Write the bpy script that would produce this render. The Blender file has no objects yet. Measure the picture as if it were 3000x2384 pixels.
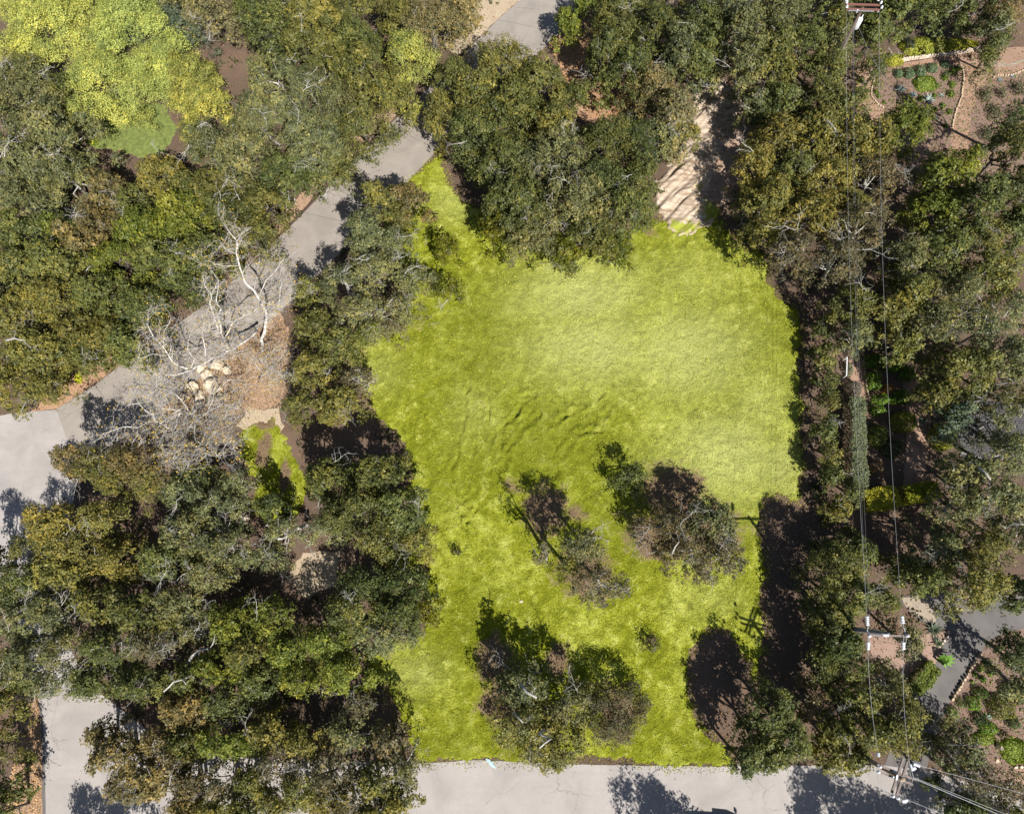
import bpy, math, random
import numpy as np
from mathutils import Vector, Matrix
from mathutils.geometry import tessellate_polygon

# ------------------------------------------------------------------ camera, world, sun, exposure
scene = bpy.context.scene
CAM_H = 60.0
FPX = 2000.0                     # focal length in pixels of the 3000 px wide photograph
NX, NY = 150.0, 528.0            # where the point straight below the camera shows, from the picture centre
_d = np.array([NX, -NY, -FPX]); _d /= np.linalg.norm(_d)
_up = -_d
_iy = np.array([0, 1.0, 0])
_Y = _iy - _up * _iy.dot(_up); _Y /= np.linalg.norm(_Y)
_X = np.cross(_Y, _up)
ROT = np.array([_X, _Y, _up])    # world = ROT @ cam

cam_data = bpy.data.cameras.new('camera')
cam = bpy.data.objects.new('camera', cam_data)
scene.collection.objects.link(cam)
M = Matrix([[*ROT[0], 0], [*ROT[1], 0], [*ROT[2], CAM_H], [0, 0, 0, 1]])
cam.matrix_world = M
cam_data.sensor_width = 36.0
cam_data.lens = 36.0 * FPX / 3000.0
cam_data.clip_end = 2000
scene.camera = cam

SUN = np.array([0.375, -0.58, 0.73]); SUN /= np.linalg.norm(SUN)
world = bpy.data.worlds.new('World'); scene.world = world; world.use_nodes = True
nt = world.node_tree; nt.nodes.clear()
sky = nt.nodes.new('ShaderNodeTexSky'); sky.sky_type = 'NISHITA'; sky.sun_disc = False
sky.sun_elevation = math.asin(SUN[2]); sky.sun_rotation = math.atan2(SUN[0], SUN[1])
bg = nt.nodes.new('ShaderNodeBackground'); bg.inputs['Strength'].default_value = 0.05
wo = nt.nodes.new('ShaderNodeOutputWorld')
nt.links.new(sky.outputs[0], bg.inputs[0]); nt.links.new(bg.outputs[0], wo.inputs[0])
sun_d = bpy.data.lights.new('sun', 'SUN'); sun_d.energy = 5.0; sun_d.angle = math.radians(0.5)
sun_d.color = (1.0, 0.955, 0.88)
sun = bpy.data.objects.new('sun', sun_d); scene.collection.objects.link(sun)
sun.rotation_euler = Vector(SUN.tolist()).to_track_quat('Z', 'Y').to_euler()
sun.location = (30, -40, 60)
scene.view_settings.view_transform = 'Standard'
scene.view_settings.look = 'None'
scene.view_settings.exposure = 0.60
scene.view_settings.gamma = 1.0
scene.view_settings.use_curve_mapping = False
scene.render.engine = 'CYCLES'
scene.cycles.diffuse_bounces = 1

# ------------------------------------------------------------------ helpers
COL = scene.collection
rng = np.random.default_rng(11)
random.seed(5)

def P(vx, vy, z=0.0):
    """world point at height z seen at (vx, vy); coordinates of the 2156 px wide view of the photograph"""
    k = 3000.0 / 2156.0
    r = ROT @ np.array([vx * k - 1500.0, 1192.0 - vy * k, -FPX])
    t = (CAM_H - z) / -r[2]
    return np.array([r[0] * t, r[1] * t, z])

def tag(o, label=None, cat=None, group=None, kind=None):
    if label: o['label'] = label
    if cat: o['category'] = cat
    if group: o['group'] = group
    if kind: o['kind'] = kind
    return o

def empty(name, loc, label=None, cat=None, group=None, kind=None):
    o = bpy.data.objects.new(name, None); COL.objects.link(o)
    o.location = [float(c) for c in loc]; o.empty_display_size = 0.3
    return tag(o, label, cat, group, kind)

def link(name, me, mat=None, parent=None):
    if mat is not None and len(me.materials) == 0: me.materials.append(mat)
    o = bpy.data.objects.new(name, me); COL.objects.link(o)
    if parent is not None:
        o.parent = parent
    return o

def np_mesh(name, V, F, attrs=None, smooth=False):
    """V (n,3), F (m,k)"""
    V = np.asarray(V, dtype=np.float32); F = np.asarray(F, dtype=np.int32)
    me = bpy.data.meshes.new(name)
    m, k = F.shape
    me.vertices.add(len(V)); me.vertices.foreach_set('co', V.ravel())
    me.loops.add(m * k); me.loops.foreach_set('vertex_index', F.ravel())
    me.polygons.add(m); me.polygons.foreach_set('loop_start', np.arange(0, m * k, k, dtype=np.int32))
    if attrs:
        for nm, (dom, arr) in attrs.items():
            a = me.attributes.new(nm, 'FLOAT', dom); a.data.foreach_set('value', np.asarray(arr, dtype=np.float32))
    me.update(calc_edges=True)
    if smooth: me.shade_smooth()
    return me

class MB:
    """collects shapes into one mesh"""
    def __init__(s): s.v = []; s.f = []
    def add(s, V, F):
        b = len(s.v); s.v += [tuple(map(float, p)) for p in V]; s.f += [tuple(i + b for i in f) for f in F]
    def box(s, c, size, rz=0.0, R=None):
        hx, hy, hz = size[0] / 2, size[1] / 2, size[2] / 2
        if R is None: R = Matrix.Rotation(rz, 3, 'Z')
        V = []
        for z in (-hz, hz):
            for x, y in ((-hx, -hy), (hx, -hy), (hx, hy), (-hx, hy)):
                V.append(Vector(c) + R @ Vector((x, y, z)))
        s.add(V, [(3, 2, 1, 0), (4, 5, 6, 7), (0, 1, 5, 4), (1, 2, 6, 5), (2, 3, 7, 6), (3, 0, 4, 7)])
    def bar(s, a, b, w, h):
        a = Vector(a); b = Vector(b); d = b - a; L = d.length
        q = d.to_track_quat('X', 'Z').to_matrix()
        s.box((a + b) / 2, (L, w, h), R=q)
    def tube(s, pts, rad, n=6, cap=True):
        pts = [Vector([float(c) for c in p]) for p in pts]
        if not hasattr(rad, '__len__'): rad = [rad] * len(pts)
        rings = []; V = []; F = []
        prev = None
        for i, p in enumerate(pts):
            t = (pts[min(i + 1, len(pts) - 1)] - pts[max(i - 1, 0)])
            if t.length < 1e-6: t = Vector((0, 0, 1))
            t.normalize()
            ref = prev if prev is not None else (Vector((0, 0, 1)) if abs(t.z) < .9 else Vector((1, 0, 0)))
            u = ref - t * ref.dot(t)
            if u.length < 1e-4: u = t.orthogonal()
            u.normalize(); w = t.cross(u); prev = u
            for k in range(n):
                a = 2 * math.pi * k / n
                V.append(p + (u * math.cos(a) + w * math.sin(a)) * rad[i])
        for i in range(len(pts) - 1):
            for k in range(n):
                F.append((i * n + k, i * n + (k + 1) % n, (i + 1) * n + (k + 1) % n, (i + 1) * n + k))
        if cap:
            F.append(tuple(range(n - 1, -1, -1))); b = (len(pts) - 1) * n; F.append(tuple(b + k for k in range(n)))
        s.add(V, F)
    def lathe(s, base, prof, n=10, axis=(0, 0, 1)):
        ax = Vector(axis).normalized(); base = Vector([float(c) for c in base])
        s.tube([base + ax * h for h, r in prof], [max(r, .002) for h, r in prof], n)
    def mesh(s, name, smooth=False):
        me = bpy.data.meshes.new(name); me.from_pydata(s.v, [], s.f); me.update()
        if smooth: me.shade_smooth()
        return me
    def build(s, name, mat, parent=None, smooth=False, loc=None):
        o = link(name, s.mesh(name, smooth), mat, parent)
        if loc is not None: o.location = loc
        return o

def rel(o, pts):
    """points relative to a thing's base"""
    return [Vector([float(c) for c in p]) - o.location for p in pts]

# ------------------------------------------------------------------ materials
def new_mat(name):
    m = bpy.data.materials.new(name); m.use_nodes = True
    n = m.node_tree; n.nodes.clear()
    out = n.nodes.new('ShaderNodeOutputMaterial'); b = n.nodes.new('ShaderNodeBsdfPrincipled')
    n.links.new(b.outputs[0], out.inputs[0])
    return m, n, b, out

def noise(n, scale, detail=4, rough=0.6, vec=None, dist=0.0):
    t = n.nodes.new('ShaderNodeTexNoise'); t.inputs['Scale'].default_value = scale
    t.inputs['Detail'].default_value = detail; t.inputs['Roughness'].default_value = rough
    t.inputs['Distortion'].default_value = dist
    if vec is not None: n.links.new(vec, t.inputs['Vector'])
    return t.outputs['Fac']

def ramp(n, fac, stops):
    r = n.nodes.new('ShaderNodeValToRGB')
    el = r.color_ramp.elements
    while len(el) < len(stops): el.new(0.5)
    for e, (p, c) in zip(el, stops):
        e.position = p; e.color = (*c, 1) if len(c) == 3 else c
    n.links.new(fac, r.inputs[0]); return r.outputs[0]

def mix(n, fac, a, b, mode='MIX'):
    m = n.nodes.new('ShaderNodeMix'); m.data_type = 'RGBA'; m.blend_type = mode
    ia = [i for i in m.inputs if i.type == 'RGBA']; fi = m.inputs[0]
    if isinstance(fac, (int, float)): fi.default_value = fac
    else: n.links.new(fac, fi)
    for s, v in zip(ia, (a, b)):
        if isinstance(v, tuple): s.default_value = (*v, 1)
        else: n.links.new(v, s)
    return [o for o in m.outputs if o.type == 'RGBA'][0]

def mathn(n, op, a, b=None, clamp=False):
    m = n.nodes.new('ShaderNodeMath'); m.operation = op; m.use_clamp = clamp
    for i, v in enumerate((a, b)):
        if v is None: continue
        if isinstance(v, (int, float)): m.inputs[i].default_value = v
        else: n.links.new(v, m.inputs[i])
    return m.outputs[0]

def bump(n, b, height, strength=0.5, dist=0.05):
    k = n.nodes.new('ShaderNodeBump'); k.inputs['Strength'].default_value = strength
    k.inputs['Distance'].default_value = dist
    n.links.new(height, k.inputs['Height']); n.links.new(k.outputs[0], b.inputs['Normal'])

def coords(n, kind='Object'):
    return n.nodes.new('ShaderNodeTexCoord').outputs[kind]

def geo_pos(n):
    return n.nodes.new('ShaderNodeNewGeometry').outputs['Position']

def attr(n, name):
    a = n.nodes.new('ShaderNodeAttribute'); a.attribute_name = name; return a.outputs['Fac']

def simple(name, col, rough=0.7, metal=0.0, var=0.15, scale=8.0, bmp=0.0):
    m, n, b, o = new_mat(name)
    p = geo_pos(n)
    f = noise(n, scale, 4, .6, p)
    c = ramp(n, f, [(0.3, tuple(x * (1 - var) for x in col)), (0.7, tuple(min(1, x * (1 + var)) for x in col))])
    n.links.new(c, b.inputs['Base Color']); b.inputs['Roughness'].default_value = rough
    b.inputs['Metallic'].default_value = metal
    if bmp: bump(n, b, noise(n, scale * 3, 4, .6, p), bmp, .03)
    return m

def mat_leaf():
    m, n, b, out = new_mat('foliage')
    oi = n.nodes.new('ShaderNodeObjectInfo')
    v = attr(n, 'tone')
    c1 = mix(n, 1.0, oi.outputs['Color'], ramp(n, v, [(0.0, (.42, .50, .50)), (.42, (.95, 1.0, .9)), (.75, (1.45, 1.32, .85)), (1.0, (2.3, 2.0, 1.6))]), 'MULTIPLY')
    n.links.new(c1, b.inputs['Base Color']); b.inputs['Roughness'].default_value = .5
    b.inputs['Specular IOR Level'].default_value = .3
    tr = n.nodes.new('ShaderNodeBsdfTranslucent')
    c2 = mix(n, 1.0, c1, (1.15, 1.15, .6), 'MULTIPLY')
    n.links.new(c2, tr.inputs[0])
    mx = n.nodes.new('ShaderNodeMixShader'); mx.inputs[0].default_value = .25
    n.links.new(b.outputs[0], mx.inputs[1]); n.links.new(tr.outputs[0], mx.inputs[2])
    n.links.new(mx.outputs[0], out.inputs[0])
    return m

def mat_ground():
    m, n, b, o = new_mat('leaf_litter_soil')
    p = geo_pos(n)
    big = noise(n, .12, 4, .6, p); mid = noise(n, 1.3, 5, .65, p); fine = noise(n, 14, 3, .8, p)
    c = ramp(n, big, [(.35, (.055, .038, .028)), (.5, (.095, .063, .045)), (.68, (.17, .112, .078))])
    c = mix(n, mathn(n, 'MULTIPLY', mid, .7), c, (.10, .066, .046))
    c = mix(n, mathn(n, 'MULTIPLY', ramp(n, fine, [(.48, (0, 0, 0)), (.72, (1, 1, 1))]), .7), c, (.36, .24, .16))
    n.links.new(c, b.inputs['Base Color']); b.inputs['Roughness'].default_value = .95
    bump(n, b, fine, .9, .05)
    return m

def mat_mulch(name, a, bcol, chip):
    m, n, b, o = new_mat(name)
    p = geo_pos(n)
    mid = noise(n, 1.0, 5, .65, p); fine = noise(n, 17, 3, .85, p)
    c = ramp(n, mid, [(.35, a), (.65, bcol)])
    c = mix(n, ramp(n, fine, [(.48, (0, 0, 0)), (.7, (1, 1, 1))]), c, chip)
    c = mix(n, ramp(n, fine, [(.3, (.8, .8, .8)), (.42, (0, 0, 0))]), c, tuple(x * .45 for x in a))
    n.links.new(c, b.inputs['Base Color']); b.inputs['Roughness'].default_value = .95
    bump(n, b, fine, .9, .05)
    return m

def mat_paving(name, base, streak, stain, scale=.5):
    m, n, b, o = new_mat(name)
    p = geo_pos(n)
    mp = n.nodes.new('ShaderNodeMapping'); mp.inputs['Scale'].default_value = streak
    n.links.new(p, mp.inputs[0])
    st = noise(n, 1.0, 5, .6, mp.outputs[0])
    big = noise(n, scale, 5, .6, p, .6); fine = noise(n, 28, 2, .7, p)
    c = ramp(n, big, [(.32, tuple(x * .82 for x in base)), (.52, base), (.72, tuple(min(1, x * 1.14) for x in base))])
    c = mix(n, mathn(n, 'MULTIPLY', ramp(n, st, [(.42, (0, 0, 0)), (.7, (1, 1, 1))]), .35), c, stain)
    c = mix(n, mathn(n, 'MULTIPLY', ramp(n, fine, [(.35, (1, 1, 1)), (.55, (0, 0, 0))]), .3), c, tuple(x * .6 for x in base))
    vo = n.nodes.new('ShaderNodeTexVoronoi'); vo.feature = 'DISTANCE_TO_EDGE'; vo.inputs['Scale'].default_value = .38
    wp = n.nodes.new('ShaderNodeVectorMath'); wp.operation = 'ADD'; nz = n.nodes.new('ShaderNodeTexNoise'); nz.inputs['Scale'].default_value = 1.1; nz.inputs['Detail'].default_value = 5
    n.links.new(p, nz.inputs['Vector']); n.links.new(p, wp.inputs[0]); n.links.new(nz.outputs['Color'], wp.inputs[1]); n.links.new(wp.outputs[0], vo.inputs['Vector'])
    cr_ = mathn(n, 'MULTIPLY', ramp(n, vo.outputs['Distance'], [(.0, (1, 1, 1)), (.014, (0, 0, 0))]), ramp(n, noise(n, .22, 3, .5, p), [(.5, (0, 0, 0)), (.6, (1, 1, 1))]))
    c = mix(n, mathn(n, 'MULTIPLY', cr_, .55), c, tuple(x * .35 for x in base))
    blot = noise(n, 1.3, 6, .7, p, 1.0)
    c = mix(n, mathn(n, 'MULTIPLY', ramp(n, blot, [(.56, (0, 0, 0)), (.68, (1, 1, 1))]), .35), c, tuple(x * .68 for x in base))
    spots = noise(n, 5.5, 2, .5, p)
    c = mix(n, mathn(n, 'MULTIPLY', ramp(n, spots, [(.7, (0, 0, 0)), (.76, (1, 1, 1))]), .35), c, tuple(x * .5 for x in base))
    n.links.new(c, b.inputs['Base Color']); b.inputs['Roughness'].default_value = .85
    bump(n, b, fine, .3, .02)
    return m

def mat_lawn():
    m, n, b, o = new_mat('yellow_green_turf')
    p = geo_pos(n)
    pale = attr(n, 'pale'); bare = attr(n, 'bare'); lush = attr(n, 'lush')  # bare: brown for some bare earth and for tree shade painted in
    big = noise(n, .16, 5, .62, p, .5); mid = noise(n, .9, 6, .72, p, .3); fine = noise(n, 9, 4, .8, p)
    c = ramp(n, big, [(.36, (.215, .245, .010)), (.5, (.315, .35, .022)), (.64, (.46, .50, .070))])
    c = mix(n, ramp(n, mid, [(.36, (1, 1, 1)), (.52, (0, 0, 0))]), c, (.175, .20, .006))
    c = mix(n, ramp(n, mid, [(.53, (0, 0, 0)), (.68, (1, 1, 1))]), c, (.62, .65, .15))
    lf_ = mathn(n, 'MULTIPLY', lush, mathn(n, 'ADD', mid, .2))
    c = mix(n, lf_, c, (.135, .160, .006))
    c = mix(n, mathn(n, 'MULTIPLY', pale, .85), c, (.53, .56, .185))
    c = mix(n, mathn(n, 'MULTIPLY', ramp(n, fine, [(.38, (1, 1, 1)), (.52, (0, 0, 0))]), .75), c, (.115, .13, .006))
    c = mix(n, mathn(n, 'MULTIPLY', ramp(n, fine, [(.58, (0, 0, 0)), (.72, (1, 1, 1))]), .6), c, (.76, .75, .22))
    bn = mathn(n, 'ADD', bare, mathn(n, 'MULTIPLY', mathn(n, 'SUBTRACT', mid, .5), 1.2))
    brown_tint = ramp(n, fine, [(.35, (.12, .08, .05)), (.65, (.34, .235, .14))])
    c = mix(n, ramp(n, bn, [(.35, (0, 0, 0)), (.6, (1, 1, 1))]), c, brown_tint)
    n.links.new(c, b.inputs['Base Color']); b.inputs['Roughness'].default_value = .9
    b.inputs['Specular IOR Level'].default_value = .15
    h = mathn(n, 'ADD', mathn(n, 'MULTIPLY', mid, 2.2), fine)
    bump(n, b, h, 1.0, .16)
    return m

def mat_bank():
    m, n, b, o = new_mat('sandy_bank')
    p = geo_pos(n)
    mp = n.nodes.new('ShaderNodeMapping'); mp.inputs['Rotation'].default_value = (0, 0, math.radians(-45))
    mp.inputs['Scale'].default_value = (.5, 3.2, 1)
    n.links.new(p, mp.inputs[0])
    st = noise(n, 1.0, 6, .65, mp.outputs[0], .4); fine = noise(n, 12, 4, .7, p)
    c = ramp(n, st, [(.36, (.20, .14, .09)), (.46, (.40, .31, .23)), (.6, (.60, .51, .41))])
    c = mix(n, mathn(n, 'MULTIPLY', fine, .4), c, (.36, .26, .18))
    g = attr(n, 'pale')
    gn = mathn(n, 'ADD', g, mathn(n, 'MULTIPLY', mathn(n, 'SUBTRACT', noise(n, 1.6, 6, .7, p), .5), 2.0))
    c = mix(n, ramp(n, gn, [(.45, (0, 0, 0)), (.62, (1, 1, 1))]), c, (.30, .33, .04))
    n.links.new(c, b.inputs['Base Color']); b.inputs['Roughness'].default_value = .95
    bump(n, b, mathn(n, 'ADD', st, fine), .8, .09)
    return m

def mat_bark(name, a, c2, scale=6):
    m, n, b, o = new_mat(name)
    p = geo_pos(n)
    f = noise(n, scale, 5, .7, p)
    c = ramp(n, f, [(.38, a), (.58, c2)])
    n.links.new(c, b.inputs['Base Color']); b.inputs['Roughness'].default_value = .85
    bump(n, b, f, .5, .03)
    return m

LEAF = mat_leaf()
GROUND = mat_ground()
MULCH = mat_mulch('wood_chip_mulch', (.27, .165, .105), (.37, .235, .155), (.58, .42, .30))
ORANGE_MULCH = mat_mulch('orange_leaf_litter', (.33, .185, .105), (.42, .25, .15), (.56, .38, .25))
BED = mat_mulch('garden_bed_mulch', (.15, .095, .075), (.215, .14, .11), (.40, .29, .23))
DIRT = mat_paving('packed_dirt', (.335, .215, .15), (.6, .6, .6), (.24, .15, .105), .8)
DRYGRASS = mat_mulch('dry_grass', (.36, .27, .18), (.45, .36, .25), (.6, .5, .36))
CONCRETE = mat_paving('driveway_concrete', (.315, .28, .248), (.35, .35, .35), (.24, .21, .185), .35)
ROAD = mat_paving('road_asphalt', (.375, .345, .328), (.06, 1.6, 1), (.33, .30, .275), .3)
ASPHALT = mat_paving('dark_asphalt', (.135, .125, .122), (.5, .5, .5), (.21, .185, .165), .5)
LAWN = mat_lawn()
BANK = mat_bank()
BARK = mat_bark('oak_bark', (.06, .05, .04), (.16, .14, .12))
GREYTWIG = mat_bark('lichen_grey_twig', (.24, .22, .20), (.52, .50, .46))
WHITEBARK = mat_bark('sycamore_bark', (.30, .26, .23), (.70, .67, .62), 4)
TWIGBARK = mat_bark('sycamore_twig_bark', (.28, .26, .235), (.58, .54, .50), 3)
STONE = simple('sandstone', (.52, .40, .28), .9, 0, .25, 3, .5)
PALESTONE = simple('pale_wall_stone', (.62, .52, .42), .9, 0, .2, 4, .4)
BOULDER = simple('cream_boulder', (.60, .50, .37), .9, 0, .3, 1.4, .6)
WOOD = simple('weathered_crossarm_wood', (.19, .155, .14), .8, 0, .2, 9)
REDWOOD = simple('brown_crossarm_wood', (.20, .09, .07), .8, 0, .2, 9)
POLEWOOD = simple('pole_wood', (.12, .085, .065), .85, 0, .25, 7)
PORCELAIN = simple('white_insulator', (.80, .82, .86), .25, 0, .04, 5)
STEEL = simple('galvanised_steel', (.62, .63, .66), .35, .6, .1, 10)
WIRE = simple('bare_wire', (.45, .45, .46), .4, .3, .05, 10)
CABLE = simple('dark_cable', (.16, .16, .18), .5, 0, .1, 10)
DARKPAVER = simple('dark_paver', (.085, .08, .085), .9, 0, .3, 3)
BRICK = simple('terracotta_brick', (.34, .19, .13), .9, 0, .2, 5)
PAINTRED = simple('red_marking_paint', (.60, .10, .06), .8, 0, .2, 12)
PALEBLUE = simple('pale_blue_paint', (.38, .55, .62), .7, 0, .12, 4)
TRUCKPAINT = simple('truck_paint', (.05, .07, .10), .3, .2, .05, 4)
GLASS = simple('truck_glass', (.02, .025, .03), .1, 0, .05, 4)
RUBBER = simple('tyre_rubber', (.02, .02, .02), .8, 0, .1, 8)
CHROME = simple('wheel_alloy', (.5, .5, .5), .3, .8, .05, 8)
HOSE = simple('green_hose', (.22, .42, .34), .5, 0, .1, 8)
YELLOW = simple('yellow_blossom', (.72, .66, .03), .8, 0, .2, 8)

# ------------------------------------------------------------------ ground
def in_poly(x, y, poly):
    px = np.array([p[0] for p in poly]); py = np.array([p[1] for p in poly])
    inside = np.zeros(x.shape, bool); j = len(poly) - 1
    for i in range(len(poly)):
        c = ((py[i] > y) != (py[j] > y)) & (x < (px[j] - px[i]) * (y - py[i]) / (py[j] - py[i] + 1e-12) + px[i])
        inside ^= c; j = i
    return inside

_g = np.random.default_rng(3)
_NL = [(_g.uniform(-1, 1, (64, 64))) for _ in range(4)]
def vnoise(x, y, k=0):
    """smooth value noise, period 64"""
    t = _NL[k % 4]
    xi = np.floor(x).astype(int); yi = np.floor(y).astype(int); fx = x - xi; fy = y - yi
    fx = fx * fx * (3 - 2 * fx); fy = fy * fy * (3 - 2 * fy)
    a = t[xi % 64, yi % 64]; b = t[(xi + 1) % 64, yi % 64]; c = t[xi % 64, (yi + 1) % 64]; d = t[(xi + 1) % 64, (yi + 1) % 64]
    return (a * (1 - fx) + b * fx) * (1 - fy) + (c * (1 - fx) + d * fx) * fy

def rough_edge(poly, amp, step=.8, seed=0):
    r = random.Random(seed); out = []
    for i in range(len(poly)):
        a = poly[i]; b = poly[(i + 1) % len(poly)]
        L = math.hypot(b[0] - a[0], b[1] - a[1]); k = max(1, int(L / step))
        for q in range(k):
            t = q / k
            out.append((a[0] + (b[0] - a[0]) * t + r.uniform(-amp, amp), a[1] + (b[1] - a[1]) * t + r.uniform(-amp, amp)))
    return out

def sheet_mesh(name, poly, z, depth=.06):
    me = bpy.data.meshes.new(name)
    pts = [Vector((p[0], p[1], z)) for p in poly]
    tris = tessellate_polygon([pts]); n = len(pts)
    V = pts + [Vector((p.x, p.y, z - depth)) for p in pts]
    F = []
    for t in tris:
        a, b, c = [pts[i] for i in t]
        if (b - a).cross(c - a).z < 0: t = (t[0], t[2], t[1])
        F.append(tuple(t))
    area = sum(poly[i][0] * poly[(i + 1) % n][1] - poly[(i + 1) % n][0] * poly[i][1] for i in range(n))
    for i in range(n):
        j = (i + 1) % n
        F.append((i, n + i, n + j, j) if area > 0 else (j, n + j, n + i, i))
    me.from_pydata(V, [], F); me.update(); return me

def sheet(name, vpoly, z, mat, rough=0.0, parent=None, kind='structure', depth=.06, seed=0):
    poly = [tuple(P(x, y)[:2]) for x, y in vpoly]
    if rough: poly = rough_edge(poly, rough, .5, seed)
    o = link(name, sheet_mesh(name, poly, z, depth), mat, parent)
    if kind and parent is None: o['kind'] = kind
    return o

me = np_mesh('ground', [(-500, -500, 0), (500, -500, 0), (500, 500, 0), (-500, 500, 0)], [(0, 1, 2, 3)])
tag(link('ground', me, GROUND), kind='structure')

# mulch, litter and garden earth areas, each 4 mm above the one below
sheet('mulch_verge', [(80, 1470), (60, 1480), (40, 1580), (20, 1640), (10, 1760), (88, 1760), (88, 1560), (84, 1500)], .004, MULCH, .12)
sheet('mulch_verge', [(835, 180), (850, 215), (818, 262), (770, 315), (700, 365), (570, 520), (545, 500), (640, 400), (720, 300), (800, 225), (815, 180)], .004, MULCH, .12, seed=2)
sheet('leaf_litter', [(268, 758), (119, 862), (60, 868), (120, 820), (150, 780), (200, 755), (240, 740)], .004, ORANGE_MULCH, .12, seed=3)
sheet('leaf_litter', [(1155, 92), (1200, 60), (1260, 80), (1330, 150), (1340, 230), (1290, 280), (1220, 250), (1190, 160)], .004, ORANGE_MULCH, .12, seed=4)
sheet('leaf_litter', [(585, 655), (605, 690), (610, 800), (590, 850), (520, 870), (440, 880), (330, 870), (440, 780), (561, 676)], .004, MULCH, .15, seed=5)
sheet('dry_grass', [(1096, 0), (1048, 42), (1000, 85), (960, 120), (930, 90), (980, 20), (1010, -40), (1130, -40)], .004, DRYGRASS, .12, seed=6)
sheet('dry_grass', [(640, 1160), (720, 1160), (700, 1230), (650, 1260), (600, 1220)], .004, DRYGRASS, .2, seed=7)
sheet('dry_grass', [(520, 860), (590, 860), (600, 900), (560, 930), (500, 900)], .008, DRYGRASS, .2, seed=8)
sheet('bare_soil', [(1370, 300), (1560, 180), (1600, 260), (1560, 420), (1500, 440), (1420, 350)], .004, mat_mulch('red_soil', (.34, .225, .16), (.42, .29, .21), (.5, .37, .28)), .2, seed=9)
sheet('bare_soil', [(1030, -60), (1100, -60), (1096, -2), (1060, 30), (1020, 10)], .008, DRYGRASS, .1, seed=10)

garden_bed = sheet('garden_bed', [(1835, 140), (2030, 130), (2170, 140), (2200, 400), (2020, 430), (1900, 330), (1840, 260)], .004, BED, .1, seed=11)
sheet('garden_path', [(1802, 150), (1815, 140), (1842, 165), (1835, 185), (1835, 204), (1848, 219), (1862, 232), (1850, 290), (1820, 290), (1800, 230), (1803, 200)], .008, DIRT, .06, seed=12)
sheet('garden_path', [(1880, 136), (1960, 124), (2066, 104), (2200, 96), (2200, 140), (2126, 160), (2089, 165), (2066, 188), (2046, 237), (2040, 300), (2030, 420), (2000, 420), (2003, 271), (2012, 237), (2023, 204), (2028, 167), (2022, 143), (1985, 140), (1890, 152)], .008, DIRT, .05, seed=13)
sheet('garden_path', [(1786, 735), (1812, 735), (1820, 800), (1826, 900), (1815, 1040), (1792, 1040), (1800, 900), (1790, 800)], .008, DIRT, .05, seed=14)
sheet('garden_path', [(1900, 800), (1945, 800), (1960, 900), (1945, 1030), (1900, 1030), (1910, 900)], .008, DIRT, .08, seed=15)
sheet('garden_bed', [(2066, 1372), (2250, 1260), (2300, 1640), (2100, 1640), (1990, 1560), (1990, 1500), (2002, 1474)], .004, BED, .1, seed=16)
sheet('garden_path', [(2125, 1622), (2250, 1600), (2270, 1650), (2140, 1652)], .008, DIRT, .05, seed=17)
sheet('garden_bed', [(1830, 1340), (1900, 1340), (1990, 1330), (1975, 1400), (1900, 1460), (1840, 1440)], .004, mat_mulch('pink_mulch', (.30, .19, .145), (.36, .24, .19), (.45, .33, .26)), .08, seed=18)

# bottom road and its bend on the left
road_poly = [(-90, 890), (33, 869), (119, 862), (150, 935), (165, 1000), (150, 1080), (120, 1200), (130, 1340), (200, 1450), (330, 1550), (480, 1592), (700, 1602),
             (890, 1606), (1000, 1599), (1200, 1608), (1350, 1611), (1540, 1613), (1700, 1611), (1860, 1610), (1960, 1622), (2080, 1660), (2300, 1730), (2300, 1990), (100, 1990),
             (92, 1713), (89, 1560), (84, 1480), (50, 1330), (0, 1240), (-90, 1210)]
sheet('road', road_poly, .022, ROAD, .03, depth=.08, seed=20)
sheet('road_gutter', [(82, 1480), (87, 1478), (94, 1560), (97, 1713), (104, 1990), (96, 1990), (90, 1713), (88, 1560)], .030, ASPHALT, .02, seed=21)
# driveway of concrete slabs with open joints
left = [(1160, -70), (1096, 0), (1048, 42), (960, 130), (880, 206), (819, 265), (719, 366), (640, 448), (549, 540), (449, 628), (360, 693), (268, 758), (201, 810), (119, 861)]
right = [(1305, -70), (1242, 0), (1179, 70), (1085, 160), (1000, 240), (922, 316), (845, 398), (770, 478), (690, 560), (590, 655), (465, 762), (360, 845), (270, 915), (163, 985)]
drive = empty('driveway', P(600, 600), kind='structure')
base = [tuple(P(x, y)[:2]) for x, y in left + right[::-1]]
b = link('slab_bed', sheet_mesh('slab_bed', base, .026, .04), ASPHALT, drive); b.location = -drive.location
for i in range(len(left) - 1):
    a, b_, c, d = left[i], left[i + 1], right[i + 1], right[i]
    q = [P(*a)[:2], P(*b_)[:2], P(*c)[:2], P(*d)[:2]]
    cen = sum(q) / 4
    q2 = []
    for p_ in q:
        v_ = cen - p_; L = np.linalg.norm(v_); q2.append(tuple(p_ + v_ / L * .035))
    o = link('slab', sheet_mesh('slab', q2, .045 + .003 * (i % 2), .03), CONCRETE, drive); o.location = -drive.location
# brown edge board along the uphill side of the driveway
eb = MB()
for i in range(5, 8):
    eb.bar(P(*left[i]) + np.array([-.12, .08, .05]), P(*left[i + 1]) + np.array([-.12, .08, .05]), .10, .24)
tag(eb.build('edge_board', simple('dark_timber', (.07, .045, .035), .9)), 'dark timber edging board along the upper edge of the concrete driveway', 'edging')

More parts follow.
